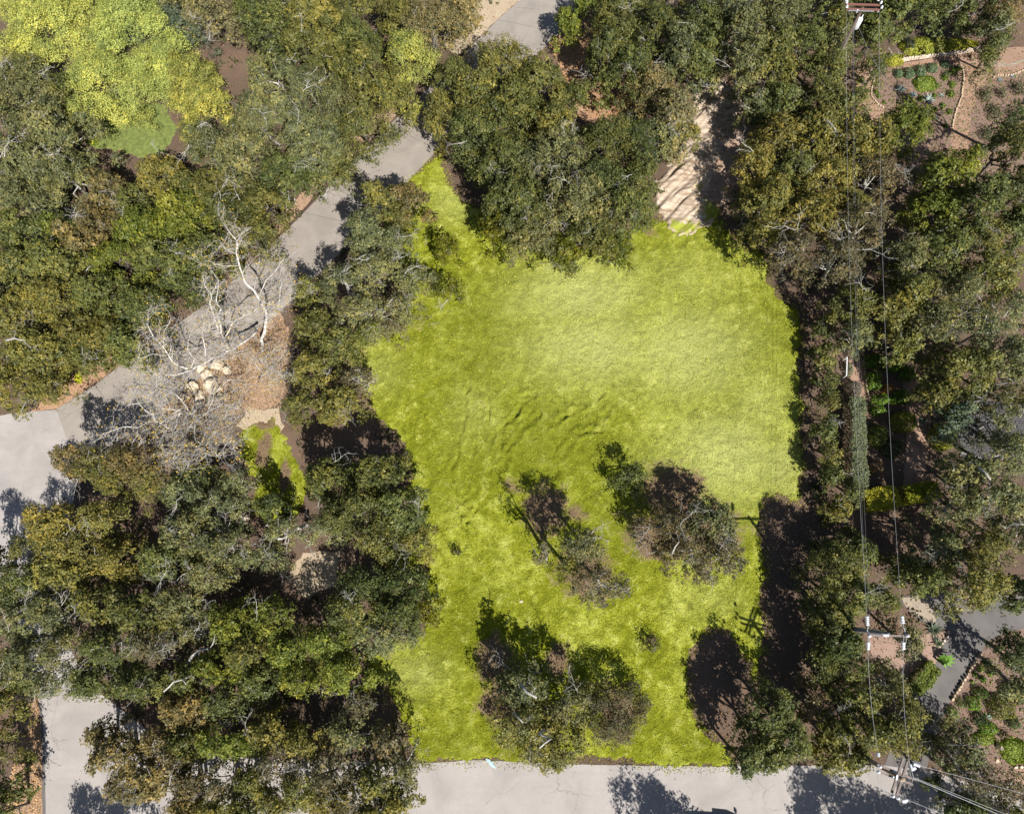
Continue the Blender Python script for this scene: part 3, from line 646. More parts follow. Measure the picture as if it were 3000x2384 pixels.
# kind, vx, vy, rx, ry [, height]
TREES = '''
l 100 45 118 85 9; l 272 55 92 85 9.5; l 215 165 110 65 8.5; l 15 110 62 55 8.5; l 55 5 90 44 9; l 350 115 40 50 7; k 400 165 66 60 7; k 425 225 60 56 7; k 410 285 40 34 5.5; l 300 245 26 24 3; l 310 140 50 60 7;
s 378 55 42 40 6; t 440 20 70 38 7; w 390 15 60 30 7; n 560 45 62 55 10.5; n 600 -18 70 40 8; o 720 -14 70 40 8; t 830 -14 60 36 7; o 640 95 50 44 8.5; o 1400 -16 60 40 8; n 1310 -18 60 40 8; w 1490 -20 60 40 8; w 1570 -18 60 36 8; n 1660 -16 60 40 8; n 1740 -10 50 36 8; n 2070 -12 50 34 8; w -8 255 44 62 8.5; o -8 690 44 56 7; w -8 620 40 50 7; w 30 330 60 50 8.5; l 150 -16 110 40 9; w 330 -10 60 36 7; n 1830 -8 50 36 7; n 520 10 40 30 7; o 665 40 85 60 8; n 745 90 60 55 7.5; o 690 115 60 45 7; d 590 115 45 40 5;
w 50 190 98 85 9; w 120 275 82 72 8.5; n 150 200 50 45 7; w 35 340 95 78 9; w 130 365 88 58 8; w 45 430 80 62 8.5; l 165 232 50 34 6;
w 575 175 72 62 11; w 660 200 78 65 9; w 555 255 88 62 8.5; w 650 290 82 68 8.5; w 720 235 62 62 8; w 500 330 80 58 8; n 600 365 66 48 7; o 760 265 64 68 7.5; o 690 350 50 40 6; w 430 300 60 50 7;
o 760 150 84 62 8.5; l 862 120 60 62 8; o 830 195 50 55 7; t 910 50 88 62 8; o 840 40 60 50 7.5; t 975 25 48 45 7;
g 335 370 55 52 7; o 405 400 58 42 7; r 225 400 50 40 7; r 200 465 58 45 7; r 160 500 50 45 6.5; n 280 430 48 38 6.5; y 300 480 78 52 7.5; y 385 450 72 52 7.5; o 455 400 66 46 7; n 480 455 74 50 7; o 530 500 52 52 6.5; o 555 425 50 42 6.5; y 250 545 78 50 7.5; n 340 555 88 52 7.5; n 425 535 66 52 7; d 405 600 50 38 6;
n 60 495 78 50 7.5; o 30 560 72 50 7.5; o 120 560 78 52 7.5; n 215 620 92 52 7.5; o 110 630 82 55 7.5; o 25 650 68 62 7.5; n 300 640 72 46 6.5; o 190 700 82 52 7; n 270 720 62 50 6; o 70 740 80 58 7; n 165 745 58 36 6; o 20 810 62 56 6.5; o 105 815 50 36 6; y 340 490 60 40 7; y 130 480 50 36 7;
o 1065 140 88 60 9; o 1130 180 78 72 9; o 1010 195 66 62 8.5; n 1080 230 88 66 9; o 1165 265 62 52 8; n 1205 215 52 36 7; o 928 235 42 58 6.5; n 1000 285 66 60 8.5; o 955 170 50 50 7.5;
n 1060 335 84 62 8.5; w 1170 325 92 66 9; n 1290 295 78 60 8.5; d 1340 300 50 50 7.5; n 1345 380 50 56 7.5; n 1090 425 92 66 8.5; w 1215 420 98 74 9; n 1320 445 70 60 8; w 1130 490 76 48 7; n 1240 500 92 46 7; m 1050 475 44 42 6; m 1290 525 55 28 5.5; m 1180 530 60 26 5.5; d 1270 380 60 50 8;
t 1370 180 62 52 6.5; t 1420 235 62 62 6.5; w 1390 290 55 40 5.5; g 1440 280 40 34 5;
y 1195 50 30 44 4.5; y 1240 10 42 26 5; n 1300 40 66 52 7.5; n 1275 120 44 58 7; n 1330 145 60 52 7.5; n 1385 60 60 56 8; w 1440 110 58 62 8; n 1480 55 60 66 8.5; n 1468 130 50 48 7.5; w 1560 60 78 62 9; o 1620 110 78 56 8.5; w 1650 45 76 56 9; w 1565 130 60 44 9; n 1700 90 50 50 8; n 1740 150 52 44 7;
n 1765 45 36 52 7; n 1835 70 42 52 6.5; n 1880 28 52 42 7; n 1955 12 56 44 7; n 2010 15 46 36 7; w 2095 60 44 56 6; r 2120 15 48 42 7; n 1845 142 34 26 5; n 2090 105 40 36 5;
w 1580 222 34 30 6.5; n 1640 215 58 46 6.5; o 1735 210 56 52 7.5; w 1760 110 44 42 7; g 1640 290 66 52 7.5; o 1720 280 66 56 8; o 1790 230 52 42 7; y 1905 265 66 58 7.5; o 1845 300 46 50 7; g 1800 300 50 50 7.5; g 1590 350 54 52 7; n 1670 360 62 52 7.5; g 1740 380 72 56 8; g 1620 430 70 52 7.5; g 1710 455 78 52 8; b 1840 380 68 62 8; o 1785 440 50 42 7.5; b 1810 480 66 62 10; b 1670 530 62 44 9; b 1760 555 66 52 9.5; o 1600 490 50 38 7; 
y 2000 370 80 62 10; y 1960 450 72 62 8; n 2060 430 66 60 11; n 2120 310 44 42 10; d 2165 240 40 50 11; d 2170 380 50 60 11; o 2060 500 78 52 8; n 1980 530 86 60 8.5; n 2130 480 50 56 8; o 2085 580 78 52 8.5; w 1900 540 58 56 8; w 2000 620 88 56 8.5; o 1920 620 62 52 8; w 2120 650 58 52 8.5; n 2125 400 46 40 7.5;
o 1795 640 54 50 7; o 1870 660 62 52 7.5; w 1960 690 80 56 8; o 1900 720 50 38 7; w 2060 700 66 62 8; w 1800 710 40 36 6; o 2030 780 88 62 8; w 2120 760 56 66 8.5; o 1985 830 52 32 7;
n 1735 690 26 34 3.5; o 1741 745 24 34 3.5; n 1744 800 23 34 3.5; o 1745 852 24 34 3.5; n 1746 905 23 34 3.5; o 1748 958 24 34 3.5; n 1752 1010 28 36 3.5; o 1762 1070 30 32 3.2; n 1795 1040 30 30 4.5;
s 2010 880 40 52 6; w 2110 960 76 56 8; w 2035 1000 60 56 8; w 2140 930 30 20 8; w 2100 885 26 40 8; w 2150 860 30 24 8; o 2115 845 56 30 8; d 2020 850 40 30 6; w 2090 1050 84 62 8.5; w 2010 1070 52 56 7.5; w 2135 1130 58 60 8.5; d 1790 1150 44 40 4.0; d 1745 1165 34 40 3.8; n 1820 1160 36 30 4;
o 2055 1215 88 76 9; o 2070 1140 66 40 8.5; w 1975 1160 56 52 6.5; o 1905 1200 56 42 4; o 1770 1195 74 56 7; o 1740 1250 50 40 6.2; n 1950 1220 50 36 7; n 1800 1255 42 50 7; n 1860 1265 40 34 6;
n 1755 1300 56 50 6.3; d 1770 1360 60 52 6.5; n 1730 1400 40 46 5.5; n 1790 1410 44 40 6.5; w 1905 1350 36 58 6; o 1800 1470 56 46 6.5; w 1870 1440 56 40 6; b 1720 1480 40 40 5.5; o 1830 1535 70 50 7; o 1895 1520 62 62 7.5; o 1900 1570 50 32 6.5; o 1755 1540 56 50 6.5; o 1775 1595 70 38 6.5; n 1620 1500 66 64 6.8; n 1600 1580 66 58 6.8; n 1670 1560 50 56 7; d 1560 1600 40 36 6;
d 2130 1370 46 48 6.5; w 2150 1440 34 46 5; w 2020 1590 56 50 6.5; b 2060 1640 66 52 7; w 1990 1540 30 40 5; b 2130 1670 60 46 7; o 2090 1710 80 34 7; d 2010 1690 40 34 6.5; d 2150 1250 50 40 8;
r 165 968 54 46 8.5; o 220 985 66 56 9; r 285 975 62 50 8.5; o 320 1010 46 42 6.5; g 120 1100 66 50 10; g 220 1090 66 46 7.5; g 160 1150 92 52 8; g 130 1210 66 52 7.5; g 250 1180 66 50 7.5; o 70 1150 36 40 8; n 75 1215 44 44 8; n 20 1220 44 50 8.5; o -30 1190 40 50 8; d 30 1260 50 40 7;
w 395 1040 62 52 7; w 455 1075 62 52 7.5; w 395 1120 76 56 8; n 345 1180 66 52 8; w 470 1150 62 46 7.5; w 440 1210 66 40 7; n 410 1005 44 36 6; w 500 1020 44 40 6; n 575 1070 42 30 5; w 600 1120 54 34 5.5;
n 700 1010 66 56 8; n 800 1000 66 54 8; n 745 1075 86 62 8.5; n 850 1075 66 56 8; o 880 1135 44 42 6.5; o 800 1140 62 44 7.5; w 690 1110 50 40 7; w 545 1175 62 30 5;
w 120 1290 80 52 8; w 40 1310 56 52 7.5; o 220 1270 76 50 8; n 310 1290 72 52 8; w 380 1270 66 46 7.5; w 60 1390 62 52 7.5; w 150 1370 72 52 8; n 240 1360 72 46 8; w 120 1440 56 42 7; n 200 1430 66 46 7.5; b 330 1360 60 42 7.5; w 430 1330 60 40 7;
y 490 1310 66 50 7.5; y 575 1300 66 50 7.5; o 530 1370 66 46 7.5; y 460 1400 60 46 7.5; y 610 1370 62 50 7.5; y 690 1350 66 46 7.5; y 640 1430 66 42 7.5; y 730 1420 66 50 7.5; n 400 1430 52 50 7; n 300 1440 72 46 7.5; r 390 1490 66 46 7.5; o 640 1662 70 46 7.5; b 745 1690 66 40 7; o 540 1640 56 42 7; r 265 1655 50 40 6.5; g 470 1702 66 34 7.5; w 862 1610 40 40 6.5; b 380 1590 50 40 7; o 790 1700 60 34 7; r 400 1700 60 34 7; n 470 1480 62 42 7; n 540 1440 50 42 6.5;
d 770 1225 66 46 7; d 850 1235 56 50 7; n 740 1290 72 52 7.5; d 840 1290 62 44 7; w 800 1340 78 46 6.5; m 900 1290 40 32 5; m 850 1185 40 22 5;
y 480 1560 86 42 7.5; o 390 1570 56 42 7; o 570 1540 56 46 7; r 215 1545 46 36 6; r 250 1595 76 46 7.5; r 340 1560 52 42 7; r 330 1640 72 50 7.5; b 410 1640 62 46 7; b 480 1640 52 56 7.5; n 520 1700 60 34 7; b 590 1610 62 46 7.5; o 640 1560 52 46 7; g 590 1690 72 36 7.5; b 690 1620 62 56 7.5; w 740 1540 62 50 7; b 820 1560 52 50 6.5; o 800 1640 66 42 7; g 700 1690 66 40 7; o 840 1680 42 34 6.5; b 760 1480 40 36 6; n 395 1695 44 30 6.5;
o 8 1480 42 46 6.5; o -2 1560 40 52 6.5; n 8 1655 40 46 6; n 12 1710 40 34 6; n 20 1425 50 40 7;
o 805 425 52 38 8; r 860 425 52 38 7.5; o 840 470 44 30 5.5; w 770 490 58 50 9; w 830 520 50 40 8; m 945 525 36 30 4; m 945 605 36 28 4; w 790 575 76 46 8.5; w 870 590 50 44 6; w 720 600 56 46 8; o 650 620 40 40 5.5; w 850 650 50 40 6; w 760 660 76 50 7; o 660 690 50 50 6.5; o 720 730 62 46 6.5; b 830 690 40 34 5; o 660 780 60 44 6.5; b 750 800 40 40 5; o 640 860 54 40 6; o 710 850 56 42 6;
'''
LAWN_TREES = [  # hand described trees on or beside the open lawn
    ('b', 1395, 1105, 66, 56, 6, 'upper left crown of the wide brown-grey oak in the middle of the lawn'),
    ('w', 1500, 1095, 62, 50, 6, 'upper right grey crown of the wide oak in the middle of the lawn'),
    ('b', 1440, 1165, 78, 60, 6.5, 'brown-grey oak with pale twigs, lowest left of the cluster in mid lawn'),
    ('b', 1520, 1170, 62, 56, 6, 'brown-grey thin oak nearest the right-hand lawn shadow'),
    ('d', 1325, 1005, 40, 36, 3.5, 'small dark green bushy oak at the upper tip of the mid-lawn cluster'),
    ('w', 1222, 1150, 60, 46, 8.5, 'pale twiggy oak left of the mid-lawn cluster'),
    ('b', 1258, 1228, 76, 52, 8.5, 'brown thin-leaved oak in the lower middle of the lawn with white twigs'),
    ('b', 1148, 1165, 26, 24, 9, 'smallest brown crown on a long limb, left of the twiggy mid-lawn oaks'),
    ('m', 1190, 1190, 34, 30, 7.5, 'mossy dark small crown at the left of the twiggy brown oaks'),
    ('w', 1105, 1445, 66, 56, 6, 'grey twiggy upper crown of the big oak at the road edge'),
    ('o', 1105, 1520, 84, 66, 6.3, 'olive left crown of the big oak overhanging the bottom road'),
    ('o', 1165, 1560, 86, 72, 6.3, 'olive crown of the big oak reaching farthest over the bottom road'),
    ('w', 1195, 1480, 66, 56, 6, 'olive-grey right crown of the big oak at the road edge'),
    ('f', 1300, 1500, 76, 80, 4.5, 'round fuzzy brown shrub-like tree right of the big oak by the road'),
]
LANDMARKS = [('the top driveway slab', 1150, 40), ('the sunlit middle of the driveway', 860, 300), ('the white bare sycamores', 440, 760), ('the yellow flower clump', 168, 795), ('the left road bend', 60, 980),
             ('the lower left road', 140, 1570), ('the bottom road', 950, 1660), ('the upper tip of the lawn', 900, 390), ('the pale sandy bank', 1440, 400), ('the top utility pole', 1815, 30),
             ('the agave garden', 1930, 200), ('the low garden wall', 1970, 120), ('the small green clearing', 250, 240), ('the clipped yellow hedges', 1880, 1050), ('the long grey-green hedge', 1790, 950),
             ('the round grey shrub', 1790, 824), ('the middle utility pole', 1868, 1335), ('the corner utility pole', 1890, 1640), ('the dark asphalt drive', 2010, 1420), ('the lower right garden', 2090, 1490),
             ('the small striped lawn', 570, 970), ('the pale boulders', 520, 1090), ('the left edge of the lawn', 800, 820), ('the lower left lawn corner', 880, 1540), ('the paved courtyard', 2070, 890),
             ('the brown clearing at the top', 480, 90), ('the brown gap lower left', 325, 1085), ('the shaded clearing', 620, 1240), ('the top edge of the lawn', 1230, 560), ('the right lawn shadow', 1660, 1250), ('the orange leaf litter', 1210, 120),
             ('the right edge of the lawn', 1690, 700)]
trees = []
for tok in TREES.replace('\n', ' ').split(';'):
    q = tok.split()
    if not q: continue
    k = q[0]; x, y, rx, ry = map(float, q[1:5]); h = float(q[5]) if len(q) > 5 else 7.0
    trees.append([k, x, y, rx, ry, h, None])
for t in LAWN_TREES: trees.append(list(t))

def direction(dx, dy):
    a = math.degrees(math.atan2(-dy, dx)) % 360
    return ['right of', 'upper right of', 'above', 'upper left of', 'left of', 'lower left of', 'below', 'lower right of'][int((a + 22.5) // 45) % 8]
buckets = {}
for i, t in enumerate(trees):
    if t[6]: continue
    best = min(LANDMARKS, key=lambda L: math.hypot(L[1] - t[1], L[2] - t[2]))
    dx, dy = t[1] - best[1], t[2] - best[2]
    key = (KINDS[t[0]][3], direction(dx, dy), best[0])
    buckets.setdefault(key, []).append((math.hypot(dx, dy), i))
ORD = ['nearest', 'second nearest', 'third nearest', 'fourth nearest', 'fifth nearest', 'sixth nearest', 'seventh nearest', 'eighth nearest']
for (look, dr, lm), lst in buckets.items():
    lst.sort()
    for r, (_, i) in enumerate(lst):
        trees[i][6] = f'{look} {dr} {lm}' + (f', {ORD[min(r, 7)]} one' if len(lst) > 1 else '')

def crown_geom(a, b, hz, ztop, dens, leaf, kind, rg):
    """a, b: half axes as 2D world vectors.  local to the tree base. returns leaf centres, normals, sizes, tones, lobes"""
    ra = np.linalg.norm(a); rb = np.linalg.norm(b); area = math.pi * ra * rb
    lr = min(1.25, max(.5, .30 * math.sqrt(ra * rb))) * (1.12 if kind == 'l' else 1.0)
    nl = max(5, int(area / (lr * lr) * (.95 if kind in 'bw' else 1.15)))
    lobes = []
    tries = 0
    while len(lobes) < nl and tries < nl * 30:
        tries += 1
        r = math.sqrt(rg.uniform()) * .88; th = rg.uniform(0, 2 * math.pi)
        r *= 1 + .16 * math.sin(3 * th + ra * 7) + .10 * math.sin(5 * th + rb * 9)
        c = a * r * math.cos(th) + b * r * math.sin(th)
        rad = lr * rg.uniform(.62, 1.2) * (1 - .15 * r)
        z = ztop - lr * .8 - (ztop - hz) * .95 * min(r, 1) ** 2.2 + rg.normal(0, .42 if kind != 'l' else .15)
        ok = all((c[0] - l[0]) ** 2 + (c[1] - l[1]) ** 2 + (z - l[2]) ** 2 > (.62 * lr) ** 2 for l in lobes)
        if ok: lobes.append((c[0], c[1], z, rad))
    L = np.array(lobes)
    ntot = int(area * dens); w = L[:, 3] ** 2; w /= w.sum()
    per = 10
    ntuft = max(len(L) * 4, int(ntot * .86 / per))
    li = rg.choice(len(L), ntuft, p=w)
    D = rg.normal(size=(ntuft, 3)); D /= np.linalg.norm(D, axis=1)[:, None]
    D[:, 2] = np.where(D[:, 2] < -.25, -D[:, 2], D[:, 2])
    rr = L[li, 3] * rg.uniform(.70, 1.06, ntuft)
    TC = L[li, :3] + D * rr[:, None] * np.array([1, 1, .8])
    ttone = np.clip(.42 + rg.normal(0, .15 if kind not in 'lf' else .09, ntuft) + .12 * rg.normal(size=len(L))[li], 0, 1)
    sg = .125 if kind != 'l' else .15
    ti = np.repeat(np.arange(ntuft), per)
    C = TC[ti] + rg.normal(0, sg, (len(ti), 3)) * np.array([1, 1, .7])
    N = D[ti] * .85 + rg.normal(0, .42, (len(ti), 3)) + np.array([0, 0, .3])
    nf = int(ntot * .14)
    fi = rg.choice(len(L), nf, p=w)
    C2 = L[fi, :3] + rg.normal(0, .45, (nf, 3)) * L[fi, 3][:, None] + np.array([0, 0, -.45])
    N2 = rg.normal(0, 1, (nf, 3)) + np.array([0, 0, .5])
    C = np.vstack([C, C2]); N = np.vstack([N, N2]); N /= np.linalg.norm(N, axis=1)[:, None]
    tone = np.concatenate([ttone[ti] + rg.normal(0, .14, len(ti)), np.full(nf, .35)])
    size = leaf * rg.uniform(.6, 1.35, len(C))
    return C, N, size, np.clip(tone, 0, 1), L

def wander(p, q, rg, k=4, amp=.12):
    p = np.array(p, float); q = np.array(q, float); L = np.linalg.norm(q - p)
    out = [p]
    for i in range(1, k):
        out.append(p + (q - p) * i / k + rg.normal(0, amp * L, 3))
    out.append(q); return out

def twig_set(mb, base, d, L, rad, rg, depth=2, n=3):
    """crooked twig with side twigs"""
    pts = [np.array(base, float)]; d = np.array(d, float); d /= np.linalg.norm(d)
    segs = 4
    for i in range(segs):
        d = d + rg.normal(0, .33, 3); d /= np.linalg.norm(d)
        pts.append(pts[-1] + d * L / segs)
    mb.tube(pts, [rad * (1 - .75 * i / segs) for i in range(segs + 1)], n, cap=False)
    tips = [pts[-1]]
    if depth > 0:
        for i in range(1, segs + 1):
            for s in range(2 if depth > 1 else 1):
                if rg.uniform() < .85:
                    dd = d * .6 + rg.normal(0, .65, 3); dd[2] = dd[2] * .6 + .1
                    tips += twig_set(mb, pts[i], dd, L * rg.uniform(.35, .6), rad * .5, rg, depth - 1, 3)
    return tips

areas = 0
for t in trees:
    c = P(t[1], t[2], t[5] * .72); a = P(t[1] + t[3], t[2], t[5] * .72) - c; b = P(t[1], t[2] - t[4], t[5] * .72) - c
    t.append((c, a[:2], b[:2])); areas += math.pi * np.linalg.norm(a) * np.linalg.norm(b)
DENS = min(640, 1_900_000 / areas)
print('trees', len(trees), 'crown area', round(areas), 'density', round(DENS))

def make_tree(t, idx, dens_scale=1.0):
    kind, x, y, rx, ry, h, label, (c, a, b) = t
    rg = np.random.default_rng(1000 + idx)
    col, leaf, name, look = KINDS[kind]
    off = np.array([c[0], c[1]]); off = off / (np.linalg.norm(off) + 1e-6) * .26 * h * min(1, np.linalg.norm(c[:2]) / 12)   # oaks lean
    root = empty(name, (c[0] + off[0], c[1] + off[1], 0), label, 'tree', {'l': 'lime green trees of the wood', 't': 'tan trees of the wood'}.get(kind, 'oaks and trees of the wood'))
    dens = DENS * dens_scale * (.72 if kind in 'b' else .88 if kind == 'w' else 1.05)
    if kind in 'lfk': dens *= 1.6
    leaf *= rg.uniform(.78, 1.15)
    if kind == 'm': dens *= .7
    C, N, S, T, L = crown_geom(a * .97, b * .97, h * .36, h, dens, leaf, kind, rg)
    C[:, :2] -= off; L[:, :2] -= off
    V, F = tri_cards(C, N, S, rg)
    cr = link('crown', np_mesh('crown', V, F, {'tone': ('FACE', T)}), LEAF, root)
    j = rg.uniform(.86, 1.16); hue = rg.uniform(-.06, .06)
    cr.color = (col[0] * j * (1 + hue), col[1] * j, col[2] * j * (1 - hue), 1)
    # trunk with its limbs
    mb = MB(); r0 = .06 + .010 * h
    fork = np.array([rg.normal(0, .2) - off[0] * .6, rg.normal(0, .2) - off[1] * .6, h * .42])
    mb.tube([(0, 0, -.05), (fork[0] * .4, fork[1] * .4, h * .16), fork], [r0 * 1.25, r0, r0 * .85], 7)
    sel = rg.choice(len(L), min(len(L), 7), replace=False)
    for s in sel:
        end = L[s, :3] + np.array([0, 0, -L[s, 3] * .2])
        mb.tube(wander(fork, end, rg, 4, .05), [r0 * .6, r0 * .48, r0 * .36, r0 * .24, r0 * .12], 5, cap=False)
    mb.build('trunk', GREYTWIG if kind in 'bw' else BARK, root)
    # pale twigs showing through the leaves
    ntw = {'w': 9, 'b': 10, 'o': 3, 'g': 3, 'n': 3, 'r': 3, 't': 6, 'm': 3, 'y': 1, 's': 3}.get(kind, 0)
    ntw = int(round(ntw * min(1.6, np.linalg.norm(a) / 2.8)))
    if ntw:
        tw = MB()
        for _ in range(ntw):
            l = L[rg.integers(len(L))]
            th = rg.uniform(0, 2 * math.pi)
            d = np.array([math.cos(th), math.sin(th), rg.uniform(-.1, .5)])
            st = l[:3] + np.array([0, 0, l[3] * rg.uniform(.45, .8)])
            big = rg.uniform() < .22
            twig_set(tw, st, d, rg.uniform(1.4, 2.2) if big else rg.uniform(.6, 1.2), .035 if big else .018, rg, 2 if big else 1)
        tag(tw.build('twigs', GREYTWIG, root), kind='stuff')
    return root

for i, t in enumerate(trees): make_tree(t, i)

# trees just below the picture whose shadows fall across the road
OUT = [('o', 1340, 1690, 3.0, 2.4, 9.0, 'tall oak below the frame casting its shadow on the bottom road, middle one'), ('o', 1405, 1712, 2.4, 2.0, 8, 'oak below the frame shading the bottom road right of the middle one'),
       ('o', 1740, 1690, 3.6, 2.4, 9.5, 'oak below the frame shading the road left of the corner pole'), ('o', 1830, 1720, 3.2, 2.6, 9, 'oak below the frame shading the road under the corner pole'),
       ('o', 1960, 1700, 3.6, 2.8, 9, 'oak below the frame shading the road right of the corner pole'), ('r', 190, 1712, 2.6, 2.0, 7, 'oak below the frame shading the lower left road, left one'), ('r', 280, 1716, 2.6, 2.4, 8, 'oak below the frame shading the lower left road, right one'),
       ('o', 2080, 1740, 3.6, 2.8, 9, 'oak below the frame shading the lower right corner')]
for i, (k, x, y, rx, ry, h, lab) in enumerate(OUT):
    s = P(x, y); zc = h * .75
    c = s + SUN / SUN[2] * zc
    make_tree([k, x, y, 0, 0, h, lab, (c, np.array([rx, 0.]), np.array([0., ry]))], 900 + i, .95)

# ------------------------------------------------------------------ white bare sycamores
def branch_path(pts, z0, z1):
    n = len(pts); return [P(x, y, z0 + (z1 - z0) * i / (n - 1)) for i, (x, y) in enumerate(pts)]

def resample(pts, step=.5, wob=.05, rg=None):
    out = [pts[0]]
    for a, b in zip(pts[:-1], pts[1:]):
        L = np.linalg.norm(b - a); k = max(1, int(L / step))
        for i in range(1, k + 1):
            p = a + (b - a) * i / k
            if i < k: p = p + rg.normal(0, wob, 3)
            out.append(p)
    return out

def sycamore(name, base, label, limbs, seed, nside=1.0):
    rg = np.random.default_rng(seed)
    root = empty(name, base, label, 'tree', 'white bare sycamores over the driveway')
    tips = []
    off = np.array(root.location)
    tw = MB()
    for pts, z0, z1, r0, r1 in limbs:
        w = resample(branch_path(pts, z0, z1), .5, .04, rg)
        w = [p - off for p in w]; n = len(w)
        mb = MB(); rad = [(r0 + (r1 - r0) * i / (n - 1)) * .74 for i in range(n)]
        mb.tube(w, rad, 7); mb.build('trunk' if r0 > .14 else 'limb', WHITEBARK, root, smooth=True)
        for i in range(1, n):
            for _k in range(rg.poisson(.75 * nside * (.5 + i / n))):
                d = (w[i] - w[i - 1]); d = d / (np.linalg.norm(d) + 1e-6)
                dd = d * .5 + rg.normal(0, .75, 3); dd[2] = abs(dd[2]) * .4
                tips += twig_set(tw, w[i], dd, rg.uniform(1.0, 2.2), min(rad[i] * .3, .020) + .010, rg, 2)
    tag(tw.build('twigs', TWIGBARK, root), kind='stuff')
    T = np.array(tips); k = len(T)
    C = np.repeat(T, 2, 0) + rg.normal(0, .25, (2 * k, 3))
    N = rg.normal(0, .6, (2 * k, 3)) + np.array([0, 0, 1]); N /= np.linalg.norm(N, axis=1)[:, None]
    keep = rg.uniform(size=2 * k) < .12
    V, F = tri_cards(C[keep], N[keep], rg.uniform(.05, .10, keep.sum()), rg)
    lf = link('dry_leaves', np_mesh('dry_leaves', V, F, {'tone': ('FACE', rg.uniform(.2, 1, keep.sum()))}), LEAF, root)
    lf.color = (.36, .27, .06, 1); lf['kind'] = 'stuff'
    return root

sycamore('sycamore_tree', P(553, 740), 'white-barked bare sycamore leaning up across the driveway, rightmost and tallest',
         [([(553, 740), (550, 713), (558, 694), (561, 670), (559, 652), (543, 624), (515, 593), (504, 559), (497, 532), (499, 508)], 0, 10, .24, .07),
          ([(499, 508), (482, 487), (470, 470)], 10, 11, .07, .03), ([(504, 559), (470, 560), (440, 550)], 7.5, 9, .05, .02), ([(543, 624), (560, 590), (580, 570), (600, 540)], 6.2, 8.5, .06, .02),
          ([(559, 665), (595, 652), (584, 648), (593, 596), (617, 607)], 4, 7, .05, .02), ([(499, 508), (510, 490), (530, 478)], 10, 11, .05, .02), ([(497, 535), (475, 525), (462, 505)], 9, 10.5, .05, .02)], 21, 1.5)
sycamore('sycamore_tree', P(488, 742), 'white bare sycamore with forked trunk over the middle of the driveway',
         [([(488, 742), (473, 720), (466, 700), (460, 667), (466, 650)], 0, 6, .20, .08), ([(473, 720), (460, 695), (451, 670), (443, 644), (445, 620), (455, 600)], 1.5, 8, .14, .04),
          ([(466, 650), (455, 630), (460, 590), (440, 560)], 6, 8.5, .06, .02), ([(473, 715), (477, 705), (490, 679), (510, 667), (547, 646), (575, 640)], 2, 7, .10, .02), ([(445, 620), (430, 600), (425, 575)], 7.5, 9, .04, .02)], 22, 1.8)
sycamore('sycamore_tree', P(510, 728), 'white bare sycamore with a long low limb crossing above the pale rocks',
         [([(541, 696), (525, 713), (491, 735), (478, 740), (436, 761), (401, 779), (370, 790), (346, 789)], 2.2, 6.5, .16, .05), ([(401, 779), (375, 770), (362, 761), (355, 748), (344, 731), (329, 715)], 5, 7.5, .10, .04),
          ([(329, 715), (322, 707), (311, 685), (312, 663)], 7, 9, .07, .03), ([(436, 761), (432, 735), (425, 705), (430, 680)], 4.5, 7, .06, .02), ([(401, 779), (410, 755), (395, 735), (400, 705)], 5, 7.5, .06, .02),
          ([(355, 748), (320, 745), (290, 755)], 6, 8, .05, .02), ([(370, 790), (345, 800), (320, 820)], 5.5, 7, .05, .02), ([(344, 731), (345, 700), (360, 670)], 6.5, 8, .05, .02)], 23, 2.2)
sycamore('sycamore_tree', P(425, 850), 'white bare sycamore with a dense twig tangle below the rocks',
         [([(425, 850), (413, 886), (437, 868), (469, 880), (500, 890)], 0, 6, .16, .03), ([(425, 850), (403, 872), (383, 864), (344, 860)], 1, 6, .16, .06), ([(413, 880), (385, 915), (370, 945), (365, 975)], 2.5, 7, .10, .03),
          ([(383, 864), (365, 906), (328, 886), (310, 888), (292, 900), (264, 898), (216, 914)], 4.5, 8, .10, .03), ([(328, 886), (320, 872), (298, 856), (292, 850), (270, 852)], 6, 8, .07, .02), ([(292, 900), (290, 916), (298, 924), (292, 940)], 7, 8, .05, .02),
          ([(413, 886), (410, 920), (417, 940), (433, 946), (439, 958), (457, 960)], 3, 7, .09, .03), ([(417, 940), (405, 960), (395, 985)], 5, 7, .06, .02), ([(437, 868), (450, 830), (480, 800), (520, 800)], 4, 6, .05, .02),
          ([(425, 855), (440, 900), (465, 930), (490, 945)], 2, 7, .08, .02), ([(403, 872), (380, 840), (350, 820), (330, 815)], 3, 7, .08, .02), ([(383, 864), (350, 890), (340, 930), (350, 960)], 4, 7.5, .07, .02), ([(437, 868), (470, 850), (500, 860)], 4, 6.5, .06, .02)], 24, 2.6)
sycamore('sycamore_tree', P(545, 775), 'small bare twiggy tree on the litter right of the pale rocks',
         [([(545, 800), (556, 788), (570, 770), (585, 760)], .3, 4, .07, .02), ([(556, 788), (580, 800), (600, 790)], 1, 4, .06, .02), ([(570, 770), (560, 750), (575, 740)], 2, 4.5, .05, .02), ([(556, 788), (540, 770), (535, 755)], 1, 3.5, .05, .02)], 25, 2.2)

